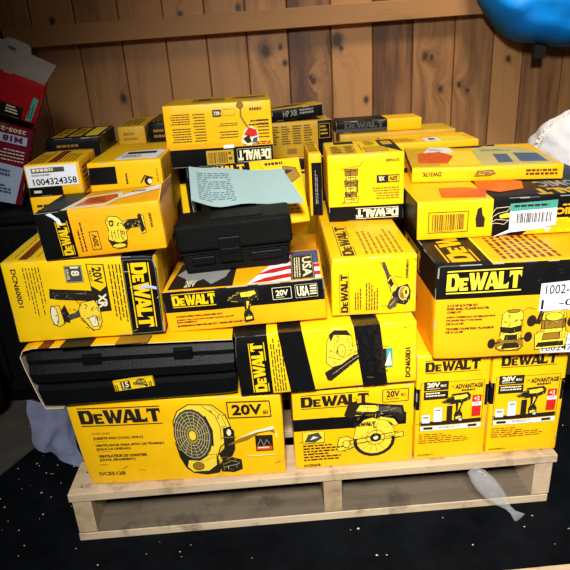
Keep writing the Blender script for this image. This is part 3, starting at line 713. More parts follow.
ring = [[(x + (-.025 * (z / .13) * (1 - i / nx)) + .0, y, z * (1 - .07 * i / nx)) for x, y, z in r_] for i, r_ in enumerate(ring)]
n = len(prof); vs = [q for r_ in ring for q in r_]
fs = [(i * n + k, (i + 1) * n + k, (i + 1) * n + (k + 1) % n, i * n + (k + 1) % n) for i in range(nx) for k in range(n)] + [tuple(range(n))[::-1], tuple(nx * n + k for k in range(n))]
mb.mesh(vs, fs, 'case_smooth'); mb.build('case_body', root, merge=True)
for x in (-.08, .09):
    mb = MB(); mb.box((x - .018, .0075, .086), (x + .018, .016, .110), 'case_smooth', .002); mb.build('latch', root)
mb = MB()   # carton sleeve: top panel, rounded shoulder and left wrap
path = [(.184, .1235), (-.10, .1330), (-.182, .1350), (-.200, .131), (-.2072, .118), (-.2035, .09), (-.1955, .05), (-.1895, .022), (-.184, .0035), (-.15, .0022)]
inn = []
for i, (x, z) in enumerate(path):
    a = Vector(path[max(i - 1, 0)]); c = Vector(path[min(i + 1, len(path) - 1)]); t = (c - a).normalized(); inn.append((x - t.y * 0.0011, z + t.x * 0.0011))
def sleeve(y0, y1):
    nn = len(path); V_ = [(x, y0, z) for x, z in path] + [(x, y1, z) for x, z in path] + [(x, y0, z) for x, z in inn] + [(x, y1, z) for x, z in inn]
    for i in range(nn - 1):
        mb.face([V_[i], V_[i + 1], V_[nn + i + 1], V_[nn + i]], 'yellow', True); mb.face([V_[2 * nn + i], V_[2 * nn + i + 1], V_[3 * nn + i + 1], V_[3 * nn + i]], 'tan', True)
        mb.face([V_[i], V_[i + 1], V_[2 * nn + i + 1], V_[2 * nn + i]], 'cream'); mb.face([V_[nn + i], V_[nn + i + 1], V_[3 * nn + i + 1], V_[3 * nn + i]], 'tan')
sleeve(.005, .285)
for (u0, u1, y0, y1, m) in ((-.13, -.075, -.004, .03, 'ink'), (-.03, .03, -.002, .03, 'tool_shade'), (-.17, -.15, 0, .03, 'rust')):
    mb.face([(u0, y0, .1362 - .0095 * max(0, (u0 + .1) / .284)), (u1, y0, .1362 - .0095 * max(0, (u0 + .1) / .284)), (u1 + .004, y1, .1362 - .0095 * max(0, (u0 + .1) / .284)), (u0 + .004, y1, .1362 - .0095 * max(0, (u0 + .1) / .284))], m)
mb.build('carton_sleeve', root)
mb = MB(); c0 = Vector((-.008, -.0016, .048)); M = Matrix.Translation(c0) @ Matrix.Rotation(R(-5), 4, 'Y')
mb.box((-.038, 0, -.011), (.038, .006, .011), 'lemon', .0005, M)
class Flat:
    def dims(s, f): return (.076, .022)
    def pt(s, f, x, y, o): return M @ Vector((x - .038, -o, y - .011))
p = Print(mb, Flat(), 'front', .0002); p.frame(.01, .03, .99, .97, 'ink', .0006); p.rect(.18, .1, .42, .9, 'ink'); p.text('15', .22, .3, .38, .85, 'cream', bold=.03); p.lines(.2, .14, .4, .24, 1, 'cream')
p.into(.5, .12, .84, .9, 0, True); art_nailer(p); p.done(); p.lines(.88, .1, .97, .9, 2, 'ink', 90, 3); p.lines(.04, .1, .13, .9, 2, 'ink', 90, 5)
o = mb.build('sticker', root); o['label'] = 'small yellow sticker with a 15 and a nailer'

# nailer carton with black tape
b = carton('tool_carton', 'yellow nailer carton crossed by two strips of black tape, in the middle of second row', (.0325, .006, .3225, 0, -1.1, -.85, .344, .28, .129), group='cartons in the second row',
           cuts={'u': (.185,)}, paint=lambda c, n: 'black' if c[0] < .185 else None, corners={'flb': (.003, 0, 0)}, dents=[(-.17, 0, .13, .02, .004, .004, -.003)], base='lemon')
p = b['p']['front']
p.logo(.075, .05, .165, .88, 'lemon', 90, outline=None)
p.lines(.197, .04, .27, .93, 5, 'ink', 90, 5, .45, (.9, 1, .8, .95, .85))
p.into(.485, .14, .70, .97); art_nailer(p); p.done()
p.rect(.80, .30, .865, .62, 'teal'); p.rect(.80, .3, .83, .62, 'ink'); p.poly([(.82, .33), (.85, .58), (.86, .33)], 'cream'); p.lines(.79, .2, .86, .26, 1)
p.text('DCN650D1', .935, .10, .965, .60, 'ink', 90, bold=.03); p.scuffs(6, 'tool_shade', 2, (.4, .95))
finish(b)
for (a0, a1, c0_, c1_) in ((.245, .375, .285, .425), (.655, .80, .695, .835)):
    mb = MB(); P = Print(mb, b['fr'], 'front', .0009); Q = Print(mb, b['fr'], 'top', .0009); n = 10
    F_ = [(P.P(c0_ + (a0 - c0_) * k / n, k / n), P.P(c1_ + (a1 - c1_) * k / n, k / n)) for k in range(n + 1)]
    T_ = [(Q.P(a0 - (c0_ - a0) * .3 * k / n, k / n * .9), Q.P(a1 - (c1_ - a1) * .3 * k / n, k / n * .9)) for k in range(n + 1)]
    for S in (F_, T_):
        for q, r_ in zip(S, S[1:]): mb.face([q[0], q[1], r_[1], r_[0]], 'tape', True)
    mb.face([F_[-1][0], F_[-1][1], T_[0][1], T_[0][0]], 'tape')
    mb.build('tape_strip', b['o'])

# big router carton
b = carton('tool_carton', 'large amber router carton with black top band and white number label, right of second row', (.404, -.006, .3705, 0, 0, -2.7, .34, .30, .191), 'amber',
           cuts={'v': (.655,), 'u': (.295,)}, paint=lambda c, n: 'black' if (n in ('front', 'left', 'right') and c[2] > .655) or (n == 'top' and c[0] < .295) or (n == 'left' and False) else None,
           group='cartons in the second row', dents=[(-.17, 0, .18, .015, .006, .004, -.004), (-.17, 0, 0, .02, .003, .003, 0)])
p = b['p']['front']
p.logo(.055, .71, .455, .945, 'tool_yellow')
for t, v in (('2-1/4 HP ROUTER KIT', .60), ('FIXED BASE / PLUNGE ROUTER', .565), ('COMBO KIT', .53), ('JUEGO COMBINADO DE REBAJADORAS', .475), ('DE BASE FIJA Y DE BASE', .44), ('DE 2-1/4 HP', .405), ('TROUSSE TOUPIE FIXE / PLONGEUR', .35), ('DE 2-1/4 HP', .315)):
    p.text(t, .065, v - .026, .065 + .0088 * len(t), v, 'ink', bold=.06)
p.into(.30, .06, .525, .53); art_router(p); p.done()
p.into(.515, .06, .75, .52); art_plunge(p); p.done()
p.scuffs(8, 'tool_shade', 6); p.scuffs(6, 'darkgrey', 6, (.0, .8), (.67, .97), .01)
q = b['p']['top']; q.logo(.07, .05, .245, .98, 'amber', 90); q.lines(.37, .06, .70, .62, 8, 'rust', 90, 7, .5, (.95, .8, 1, .7, .9)); q.rect(.292, 0, .305, 1, 'tool_yellow')
q = b['p']['left']; q.logo(.1, .7, .6, .92, 'tool_yellow'); q.lines(.1, .2, .6, .5, 5, 'tool_shade')
finish(b)
def lab(P):
    P.text('1002-4', .588, .655, .745, .755, 'ink', bold=.01); P.text('-0', .668, .525, .745, .60, 'ink', bold=.01); P.text('1', .572, .50, .586, .60, 'ink', bold=.02)
sticker(b, 'number_label', 'front', [(.562, .482), (.86, .482), (.86, .80), (.562, .77)], 'label_white', lab, label='white label with large black numbers')
def lab2(P):
    P.rect(.62, .185, .70, .215, 'grey'); P.lines(.62, .135, .84, .175, 2, 'navy', 0, 3); P.text('1002478', .605, .035, .80, .11, 'ink', bold=.01)
sticker(b, 'shipping_label', 'front', [(.60, .02), (.86, .01), (.86, .23), (.63, .22), (.607, .16), (.590, .10)], 'label_white', lab2, label='torn white shipping label')

# ================================================================= THIRD ROW
G3 = 'cartons in the third row'
b = carton('tool_carton', 'large bright yellow carton with a black right end and sideways lettering, at the left end', (-.402, .030, .4590, 0, .8, 1.0, .268, .25, .153), 'lemon', cuts={'u': (.775,)},
           paint=lambda c, n: 'black' if c[0] > .775 and n not in ('right',) else None, group=G3, corners={'flt': (-.002, 0, .004)}, dents=[(.135, 0, .15, .012, -.004, .003, -.004)])
p = b['p']['front']
p.text('DCN600D1', .055, .45, .090, .92, 'ink', -90, bold=.03)
p.lines(.12, .30, .24, .93, 6, 'ink', -90, 12, .30, (.72, .95, .5, .98, .9, .62))
p.rect(.40, .72, .515, .93, 'darkgrey'); p.frame(.405, .73, .51, .92, 'cream', .0005); p.text('18', .440, .80, .495, .915, 'cream', -90, bold=.03); p.text('GAUGE', .412, .76, .428, .89, 'cream', -90); p.text('18', .44, .735, .44001, .7351, 'cream') if 0 else None
p.poly([(.545, .945), (.66, .93), (.665, .34), (.56, .33)], 'ink'); p.poly([(.552, .935), (.652, .92), (.655, .66), (.61, .60), (.556, .67)], 'lemon')
p.text('20V', .578, .69, .640, .90, 'ink', -90, bold=.035); p.text('MAX', .558, .72, .572, .86, 'ink', -90); p.text('XR', .585, .38, .645, .57, 'cream', -90, bold=.04); p.lines(.565, .37, .578, .56, 1, 'cream', -90)
p.into(.255, .10, .595, .66); art_caulk(p); p.done()
p.lines(.675, .18, .765, .93, 4, 'ink', -90, 15, .30, (.98, .9, .95, .88))
p.logo(.815, .10, .955, .93, 'lemon', -90)
p.scuffs(6, 'cream', 3, (.78, .98), (.05, .95), .012)
p.poly([(.865, .62), (.92, .655), (.985, .62), (.985, .585), (.93, .61), (.875, .60)], 'label_blue')
p.frame(.785, .03, .992, .97, 'grey', .0006)
q = b['p']['top']
for k in range(5): q.lines(.06 + .05 * k, .1, .075 + .05 * k, .9, 1, 'tool_shade', 90, k)
q.rect(.10, .05, .16, .7, 'rust')
q = b['p']['right']; q.rect(0, 0, .35, 1, 'tool_shade') if 0 else None; q.lines(.3, .1, .9, .9, 6, 'tool_shade', 90, 2)
finish(b)

b = carton('tool_carton', 'flat amber drill carton with a black upper half, under the small black case', (-.113, .040, .4545, 0, -2.6, -3.4, .302, .17, .083), 'amber', cuts={'v': (.485,)}, group=G3,
           paint=lambda c, n: 'black' if n in ('front', 'left', 'right') and c[2] > .485 else None)
p = b['p']['front']
p.logo(.055, .60, .325, .93, 'lemon')
for t, v in (('CORDLESS DRILL/DRIVER KIT', .40), ('JUEGO DE TALADRO/DESTORNILLADOR', .31), ('INALAMBRICO', .255), ('ENSEMBLE PERCEUSE ET VISSEUSE SANS FIL', .165)):
    p.text(t, .06, v - .046, .06 + .0118 * len(t), v, 'ink', bold=.06)
p.into(.395, .06, .605, .93); art_drill(p); p.done()
p.frame(.68, .60, .795, .88, 'cream', .0009); p.text('20V', .70, .68, .775, .82, 'cream', bold=.03); p.lines(.70, .63, .775, .655, 1, 'cream')
p.text('USA', .83, .62, .905, .87, 'cream', bold=.04); p.lines(.91, .62, .95, .87, 4, 'cream', 0, 5, .6, (1,)); p.frame(.82, .59, .955, .90, 'cream', .0005)
q = b['p']['top']
q.poly([(.03, .05), (.44, .02), (.44, .85), (.05, .85)], 'ink'); q.shape([(.05, .5), (.12, .75), (.28, .8), (.42, .7), (.38, .3), (.3, .12), (.24, .3), (.15, .15), (.12, .35)], 'grey', None)
q.text('20V', .13, .08, .20, .28, 'cream', bold=.02)
q.poly([(.53, .02), (.985, .02), (.985, .95), (.80, .95), (.64, .45)], 'white')
for k in range(4):
    a = .06 + .24 * k; q.poly([(.55 + .03 * k, a - .03), (.64 + .03 * k, a + .10), (.78, a + .17), (.985, a + .16), (.985, a + .05), (.78, a + .05), (.66 + .03 * k, a - .02)], 'red')
q.poly([(.82, .48), (.985, .48), (.985, .95), (.80, .95)], 'navy')
q.rect(.80, .02, .95, .80, 'ink'); q.text('USA', .875, .08, .935, .72, 'cream', -90, bold=.03); q.lines(.815, .08, .86, .72, 3, 'cream', -90, 3, .5, (1,)); q.frame(.808, .04, .942, .78, 'cream', .0005)
finish(b)

b = carton('tool_carton', 'yellow angle grinder carton with vertical lettering, between drill carton and the router carton', (.129, .040, .4585, 0, .2, -2.0, .159, .446, .116), 'yellow', group=G3, dents=[(-.08, 0, .12, .012, .003, .003, -.002)])
p = b['p']['front']
p.logo(.09, .05, .205, .74, 'ink', 90)
p.lines(.27, .10, .36, .55, 3, 'ink', 90, 3, .45); p.lines(.40, .08, .56, .62, 5, 'ink', 90, 6, .45)
p.into(.56, .06, .93, .92); art_grinder(p); p.done(); p.text('DWE4011', .868, .62, .90, .93, 'ink', 90, bold=.03); p.scuffs(5, 'tool_shade', 2)
q = b['p']['top']; q.logo(.13, .03, .31, .45, 'ink', 90); q.lines(.42, .04, .90, .40, 7, 'tool_shade', 90, 6, .42)
q = b['p']['left']; q.lines(.5, .2, .95, .8, 6, 'tool_shade', 0, 6)
finish(b)

# small black clamshell case with latches and handle
root = tag(empty('tool_case', (-.1265, .118, .5388), (0, R(-2.6), R(-1.2))), 'small black plastic tool case with a front latch, in the centre beneath the pale sheet', 'tool case')
def slab(lo, hi, m, bev, taper=0.0):
    bm = bmesh.new(); bmesh.ops.create_cube(bm, size=1)
    for v in bm.verts:
        k = 1 - taper * (0.5 - v.co.z) if taper else 1
        v.co = Vector(((lo[0] + hi[0]) / 2 + v.co.x * (hi[0] - lo[0]) * k, (lo[1] + hi[1]) / 2 + v.co.y * (hi[1] - lo[1]) * k, (lo[2] + hi[2]) / 2 + v.co.z * (hi[2] - lo[2])))
    bmesh.ops.bevel(bm, geom=bm.edges[:], offset=bev, segments=3, profile=0.5, affect='EDGES'); return bm
mb = MB(); mb.bm(slab((-.106, .004, .0), (.108, .093, .042), 'case_plastic', .006, .05), 'case_plastic'); mb.build('case_base', root)
mb = MB(); mb.bm(slab((-.112, .0, .045), (.115, .104, .102), 'case_plastic', .008, 0), 'case_plastic'); mb.box((-.108, .001, .0405), (.110, .093, .0445), 'case_plastic', .001)
mb.box((-.045, .02, .1015), (.06, .085, .104), 'case_plastic', .001); mb.build('case_lid', root)
for x in (-.008,):
    mb = MB(); mb.box((x - .022, -.006, .022), (x + .022, .006, .072), 'case_smooth', .002); mb.box((x - .018, -.009, .04), (x + .018, -.004, .05), 'case_smooth', .001); mb.build('latch', root)
mb = MB(); mb.box((.030, -.004, .020), (.092, .006, .036), 'case_smooth', .002); mb.build('side_clip', root)
mb = MB(); mb.box((-.085, -.003, .020), (-.040, .006, .036), 'case_smooth', .002); mb.build('side_clip', root)

# spotlight carton (amber, black left end)
b = carton('tool_carton', 'amber carton with handheld spotlight drawing and orange sticker, resting on the leftmost carton', (-.3475, .024, .6205, 0, -2.3, -.3, .213, .16, .082), 'amber', cuts={'u': (.275,)},
           paint=lambda c, n: 'black' if c[0] < .275 and n in ('front', 'left', 'top', 'back') else None, group='upper cartons', corners={'flt': (-.002, 0, .003), 'frt': (0, 0, .004)})
p = b['p']['front']
p.logo(.155, .08, .255, .80, 'lemon', 90); p.poly([(.10, .97), (.14, .99), (.20, .85), (.215, .72), (.19, .74), (.15, .88)], 'label_white')
p.lines(.315, .12, .375, .80, 2, 'ink', 90, 4, .4); p.frame(.405, .14, .475, .52, 'ink', .0009); p.text('20V', .42, .2, .46, .47, 'ink', 90, bold=.03)
p.into(.545, .10, .86, .80); art_spotlight(p); p.done(); p.text('DCL043', .905, .50, .925, .78, 'ink', 90, bold=.03)
finish(b)
sticker(b, 'orange_sticker', 'top', [(.22, .02), (.31, .60), (.60, .72), (.66, .42), (.58, .05)], 'cream', lambda P: (P.poly([(.30, .12), (.35, .52), (.58, .60), (.62, .40), (.55, .13)], 'orange'), P.lines(.36, .2, .56, .5, 3, 'rust', 0, 3)), base=.0012)
sticker(b, 'paper_strip', 'top', [(.64, .30), (.93, .66), (.95, .86), (.90, .90), (.66, .50)], 'label_white', lambda P: P.lines(.70, .50, .88, .66, 1, 'ink', 0, 4), base=.0020)
# raised open flap at its right end, part of the carton
mb = MB(); h = .082; fl = [(.0, .0), (.0, .150), (.026, .186), (.010, .01)]
vs = [(.1068 + a * .25, c, h + .0005 + a) for a, c in ((0, .002), (0, .158), (.018, .154), (.026, .02))]
vs2 = [(x - .0016, y, z) for x, y, z in vs]
mb.mesh(vs + vs2, [(0, 1, 2, 3), (7, 6, 5, 4), (0, 4, 5, 1), (1, 5, 6, 2), (2, 6, 7, 3), (3, 7, 4, 0)], 'amber'); mb.build('flap', b['o'])

# filler cartons under the label carton
b = carton('tool_carton', 'yellow carton edge peeking out beneath the carton numbered 1004324358', (-.470, .194, .6170, 0, 0, 4, .106, .17, .078), 'yellow', group='upper cartons')
b['p']['front'].lines(.1, .3, .8, .8, 4); finish(b)
b = carton('tool_carton', 'small yellow carton with large white label reading 1004324358, at upper left', (-.469, .192, .6960, 0, 0, 4.2, .104, .17, .062), 'yellow', group='upper cartons', cuts={'v': (.30,), 'u': (.62,)}, paint=lambda c, n: 'black' if n == 'front' and c[2] < .30 and c[0] < .62 else None)
p = b['p']['front']; p.lines(.1, .1, .3, .2, 1, 'cream', 0, 3, .8)
p = b['p']['top']; p.lines(.08, .08, .35, .9, 4, 'rust', 90, 5, .5); p.rect(.40, .08, .58, .92, 'rust'); p.lines(.62, .08, .92, .92, 4, 'tool_shade', 90, 8)
p = b['p']['right']; p.lines(.1, .2, .9, .8, 4, 'rust')
finish(b)
def lab3(P):
    P.rect(.12, .74, .72, .89, 'darkgrey'); P.text('CTO', .14, .76, .30, .87, 'cream') if 0 else P.lines(.14, .76, .70, .87, 1, 'cream', 0, 3, .8); P.lines(.12, .62, .60, .70, 1, 'grey', 0, 4, .7)
    P.text('1004324358', .12, .36, .91, .57, 'ink', bold=.02)
sticker(b, 'number_label', 'front', rc(.03, .31, .94, .95), 'label_white', lab3, label='white label with the number 1004324358')

b = carton('tool_carton', 'yellow carton with a black square window patch and a white label on its lid', (-.339, .229, .6165, 0, 0, 0, .148, .25, .131), 'yellow', group='upper cartons',
           cuts={'u': (.38,), 'v': (.66, .93)}, paint=lambda c, n: 'black' if n == 'front' and c[0] < .38 and .60 < c[2] < .93 else ('ochre' if n == 'right' else None))  # right side in duller yellow: its shade is put into the colour
p = b['p']['front']; p.disc(.80, .68, .055, .07, 'ink'); p.disc(.82, .67, .03, .04, 'cream'); p.stroke([(.70, .66), (.76, .76), (.86, .72)], .002, 'ink'); p.lines(.5, .65, .55, .9, 1, 'ink', 90); p.text('DCD771', .92, .66, .945, .86, 'ink', 90)
q = b['p']['right']; q.lines(.1, .2, .9, .9, 6, 'tool_shade', 90, 6)
finish(b)
sticker(b, 'shipping_label', 'top', [(.36, .06), (.93, .08), (.97, .42), (.88, .50), (.40, .45)], 'label_white', lambda P: (P.rect(.44, .30, .86, .42, 'ink'), P.lines(.42, .12, .80, .24, 2, 'ink', 0, 3)), label='white shipping label')

# leaning black and yellow carton behind the black case
b = carton('tool_carton', 'half black half yellow carton tilted back behind the small black case', (-.088, .264, .5800, -30, 0, 11, .253, .10, .151), 'yellow', cuts={'u': (.545,)},
           paint=lambda c, n: 'black' if c[0] < .545 else None, group='upper cartons')
p = b['p']['front']; p.logo(.10, .86, .50, .97, 'amber', rules=False); p.lines(.18, .79, .45, .82, 1, 'amber')
p.lines(.68, .90, .92, .95, 1, 'ink', 0, 3, .8); p.stroke([(.62, .96), (.66, .86)], .0006, 'ink'); p.shape([(.80, .70), (.84, .88), (.95, .84), (.98, .70), (.90, .62)], 'tool_shade'); p.shape([(.84, .74), (.86, .82), (.92, .80)], 'ink')
p.lines(.62, .12, .96, .38, 5, 'tool_shade', 0, 3); p.poly([(.06, .30), (.14, .30), (.16, .42), (.08, .44)], 'grey')
finish(b)

# pale sheet lying over it
mb = MB(); nu, nv = 16, 8
PA = [(-.217, .278, .714), (-.019, .320, .6940), (.021, .228, .638), (-.211, .208, .660)]
def sheet(u, v):
    a = Vector(PA[0]).lerp(Vector(PA[1]), u); c = Vector(PA[3]).lerp(Vector(PA[2]), u); q = c.lerp(a, v)
    q.z += .006 * max(0, (.20 - u) / .20) ** 2 + .003 * math.sin(u * 6.5) - .011 * math.exp(-((u - .24) / .17) ** 2) * (1 - v) ** 1.2
    q.y -= .006 * math.exp(-((u - .24) / .2) ** 2) * (1 - v)
    return q
for (o_, m) in ((0, 'paper'), (-.0006, 'paper')):
    vs = [sheet(i / nu, j / nv) + Vector((0, o_ * .7, o_)) for j in range(nv + 1) for i in range(nu + 1)]
    mb.mesh(vs, [(j * (nu + 1) + i, j * (nu + 1) + i + 1, (j + 1) * (nu + 1) + i + 1, (j + 1) * (nu + 1) + i) for j in range(nv) for i in range(nu)], m, True)
rnd = random.Random(5)
for k in range(14):
    v0 = .10 + .055 * k; x = .07
    while x < .40:
        e = min(.40, x + rnd.uniform(.02, .07))
        if not (.18 < x < .30 and k % 5 == 0): mb.face([sheet(x, v0) + Vector((0, -.0006, .0012)), sheet(e, v0) + Vector((0, -.0006, .0012)), sheet(e, v0 + .022) + Vector((0, -.0006, .0012)), sheet(x, v0 + .022) + Vector((0, -.0006, .0012))], 'paper_print')
        x = e + .012
tag(mb.build('paper_sheet'), 'pale blue green printed sheet of paper curling over the small black case', 'paper')

# ================================================================= UPPER RIGHT
b = carton('tool_carton', 'upside down yellow carton with a black bottom band and router drawing, right of centre', (.158, .272, .5765, 0, -.2, -4, .163, .19, .146), 'lemon', cuts={'v': (.235,)},
           paint=lambda c, n: 'black' if n in ('front', 'left', 'right', 'back') and c[2] < .235 else None, group='upper cartons')
p = b['p']['front']; p.logo(.36, .035, .93, .20, 'cream', 180)
p.into(.17, .27, .42, .80, 180); art_trimrouter(p); p.done()
p.rect(.64, .58, .79, .68, 'ink'); p.text('XR', .66, .60, .74, .665, 'cream', 180, bold=.03); p.frame(.64, .58, .93, .68, 'ink', .0009); p.text('20V', .80, .60, .91, .66, 'ink', 180, bold=.03)
p.lines(.56, .34, .93, .53, 5, 'tool_shade', 180, 5, .3); p.text('DCW600B', .76, .88, .93, .915, 'ink', 180, bold=.02); p.stroke([(.17, .80), (.42, .84), (.46, .90)], .0006, 'tool_shade')
q = b['p']['top']; q.rect(.06, .05, .40, .62, 'ochre'); q.lines(.08, .08, .22, .6, 5, 'ink', 0, 3, .6); q.lines(.26, .08, .40, .6, 5, 'ink', 0, 9, .6); q.rect(.14, .74, .42, .94, 'ink'); q.rect(.52, .12, .82, .44, 'ochre'); q.frame(.52, .12, .82, .44, 'ink', .001)
q.poly([(.76, .5), (.985, .02), (.985, .95), (.76, .95)], 'ink'); q.shape(rc(.80, .55, .95, .85), 'ochre'); q.lines(.47, .2, .50, .9, 1, 'tool_shade', 90); q.lines(.56, .5, .72, .9, 4, 'tool_shade', 0, 4)
finish(b)
b = carton('tool_carton', 'narrow black fronted carton squeezed left of the upside down router carton', (.0560, .340, .5765, 0, 0, -1.5, .029, .18, .142), 'yellow', cuts={'u': (.20, .98), 'v': (.86,)},
           paint=lambda c, n: 'black' if n == 'front' and c[0] > .20 and c[2] < .86 else None, group='upper cartons')
p = b['p']['front']; p.lines(.45, .2, .70, .75, 2, 'grey', 90, 2, .5); b['p']['top'].lines(.1, .1, .9, .9, 6, 'ink', 0, 2); finish(b)
# wide carton with orange stickers and a green topped barcode label
b = carton('tool_carton', 'wide black and yellow carton with orange stickers, lying on the router carton at right', (.446, .134, .5645, 0, 0, -3.2, .42, .30, .077), 'yellow', cuts={'u': (.355,), 'v': ()},
           paint=lambda c, n: 'black' if (n in ('front', 'top') and c[0] > .355) or n == 'left' else None, group='cartons at upper right')
p = b['p']['front']
p.frame(.055, .18, .24, .72, 'ink', .0012); p.barcode(.07, .24, .225, .66); p.lines(.08, .19, .22, .225, 1)
p.shape([(.282, .28), (.276, .50), (.284, .76), (.300, .80), (.306, .60), (.318, .50), (.316, .28)], 'ink'); p.shape([(.345, .50), (.38, .62), (.42, .66), (.44, .78), (.37, .76), (.36, .70)], 'black', 'cream', .0009)
p.shape([(.34, .34), (.37, .36), (.41, .32), (.43, .42), (.37, .46)], 'black', 'cream', .0009); p.shape([(.385, .56), (.42, .62), (.44, .60), (.44, .50), (.39, .48)], 'tool_yellow', None)
p.text('ATOMIC', .655, .50, .86, .68, 'amber', 180, bold=.04); p.lines(.68, .72, .86, .77, 1, 'amber', 0, 3, .8)
p.poly([(.50, .02), (.86, .02), (.98, .10), (.98, .40), (.56, .40), (.60, .28), (.54, .18)], 'amber'); p.logo(.56, .05, .98, .42, 'lemon', 180, rules=False)
q = b['p']['top']; q.text('ATOMIC', .64, .24, .96, .42, 'grey', 180, bold=.03); q.logo(.58, .04, .98, .20, 'ochre', 180, rules=False)
finish(b)
def barlab(P):
    P.poly([(.432, .66), (.652, .70), (.652, .90), (.432, .86)], 'teal'); P.text('UPS', .445, .72, .48, .80, 'ink', 180) if 0 else P.lines(.45, .74, .64, .82, 1, 'ink', 0, 5, .7)
    P.barcode(.46, .34, .63, .60, 'ink', 0, 8); P.lines(.47, .25, .62, .29, 1, 'grey', 0, 6)
sticker(b, 'barcode_label', 'front', [(.432, .14), (.652, .24), (.652, .90), (.432, .86)], 'label_white', barlab, base=.004, label='white barcode label with a teal strip')
sticker(b, 'paper_strip', 'front', [(.36, .00), (.44, .10), (.60, .16), (.62, .06), (.635, .17), (.60, .20), (.43, .17)], 'label_white', None, base=.0025)
for ol in ([(.13, .10), (.16, .36), (.30, .34), (.37, .22), (.33, .05)], [(.34, .28), (.37, .50), (.50, .56), (.60, .44), (.55, .22), (.42, .16)]):
    sticker(b, 'orange_sticker', 'top', ol, 'orange', None, base=.0014)

b = carton('tool_carton', 'flat yellow carton with a plastic covered label, on top of the stickered wide carton', (.426, .287, .6430, 0, 0, -10.6, .32, .285, .032), 'yellow', group='cartons at upper right', paint=lambda c, n: 'black' if n == 'left' and c[2] > .5 else None)
p = b['p']['front']; p.text('DW317K', .07, .40, .20, .72, 'ink', 180, bold=.04); p.lines(.76, .25, .985, .72, 2, 'rust', 0, 6, .7); p.shape([(.42, .35), (.44, .7), (.54, .75), (.56, .5), (.52, .35)], 'tool_shade'); p.into(.42, .35, .56, .75); fuzz(p, 10, 0, 0, 1, 1, ('cream', 'ink', 'tool_yellow'), 3, .3); p.done()
q = b['p']['top']; q.rect(.0, .06, .20, .9, 'ochre'); q.text('DEWALT', .60, .35, .64, .36, 'ink') if 0 else None
q.poly([(.35, .93), (.72, .985), (.70, .86), (.38, .84)], 'ink'); q.rect(.26, .06, .50, .7, 'tool_yellow')
finish(b)
sticker(b, 'orange_sticker', 'top', [(.06, .20), (.08, .62), (.24, .72), (.33, .45), (.26, .16)], 'orange')
sticker(b, 'shipping_label', 'top', [(.12, .62), (.20, .92), (.34, .88), (.36, .66)], 'label_white', lambda P: P.lines(.18, .7, .3, .84, 2, 'grey'))
def plas(P):
    P.poly([(.60, .12), (.62, .50), (.72, .48), (.70, .12)], 'slate'); P.poly([(.75, .14), (.77, .52), (.93, .48), (.93, .12)], 'slate'); P.lines(.56, .60, .80, .72, 2, 'slate', 0, 4)
sticker(b, 'plastic_pouch', 'top', [(.48, .06), (.50, .72), (.62, .90), (.88, .80), (.97, .40), (.96, .06)], 'pouch_film', plas, base=.0012, label='shiny label pouch')

G5 = 'cartons at the back right of the stack'
b = carton('tool_carton', 'flat yellow carton with tiny white label, behind the plastic covered carton at right', (.400, .607, .6425, 0, 0, -3, .250, .15, .042), 'yellow', group=G5)
q = b['p']['top']; q.rect(.55, .05, .9, .6, 'tool_yellow'); q.stroke([(.02, .6), (.98, .5)], .0012, 'tool_shade'); b['p']['front'].rect(0, 0, 1, .5, 'black'); q.lines(.1, .1, .4, .5, 4, 'tool_shade')
finish(b)
sticker(b, 'shipping_label', 'top', rc(.44, .06, .60, .42), 'label_white', lambda P: P.rect(.49, .15, .56, .34, 'navy'))
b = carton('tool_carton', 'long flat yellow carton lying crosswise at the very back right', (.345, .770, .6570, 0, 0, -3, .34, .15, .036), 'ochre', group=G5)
b['p']['top'].lines(.1, .2, .6, .5, 2, 'tool_shade'); finish(b)
b = carton('tool_carton', 'thin carton with black front and yellow end, topmost at the back right by the wall', (.295, .800, .6940, 0, 0, -2, .255, .115, .034), 'black', group=G5, cuts={'u': (.60,)}, paint=lambda c, n: 'yellow' if c[0] > .60 else ('darkgrey' if n == 'front' and c[2] < .3 else None))
b['p']['front'].logo(.10, .40, .56, .90, 'darkgrey', rules=False); finish(b)

# ================================================================= UPPER LEFT AND CENTRE BACK
b = carton('tool_carton', 'upside down yellow carton with a red tool picture, tallest point of the stack', (-.152, .368, .7005, 0, 0, -.3, .236, .20, .136), 'yellow', cuts={'v': (.31,), 'u': (.0,)},
           paint=lambda c, n: 'black' if n in ('front',) and c[2] < .31 else ('ochre' if n == 'top' else None), group='upper cartons')  # top face painted ochre to stand in for its shade
p = b['p']['front']
p.rect(0, .30, 1, .38, 'amber'); p.rect(.015, .0, .42, .30, 'ochre') if 0 else None
p.logo(.66, .07, .97, .235, 'cream', 180, rules=False); p.frame(.655, .045, .975, .26, 'cream', .0006)
for (a, c, e, g, n) in ((.06, .70, .24, .88, 5), (.06, .42, .24, .66, 6), (.27, .42, .38, .88, 10), (.50, .45, .68, .58, 3), (.50, .64, .68, .70, 2), (.86, .42, .97, .74, 6), (.78, .62, .97, .74, 2)): p.lines(a, c, e, g, n, 'ink', 180, n, .42, (1, .9, .96))
p.lines(.60, .315, .98, .37, 2, 'rust', 180, 3, .6); p.text('20V', .47, .80, .54, .89, 'ink', 180) ; p.frame(.55, .80, .66, .90, 'tool_shade', .0006); p.rect(.455, .79, .53, .90, 'ink'); p.text('MAX', .465, .81, .52, .88, 'cream', 180); p.lines(.80, .84, .97, .90, 1, 'rust', 0, 3, .7)
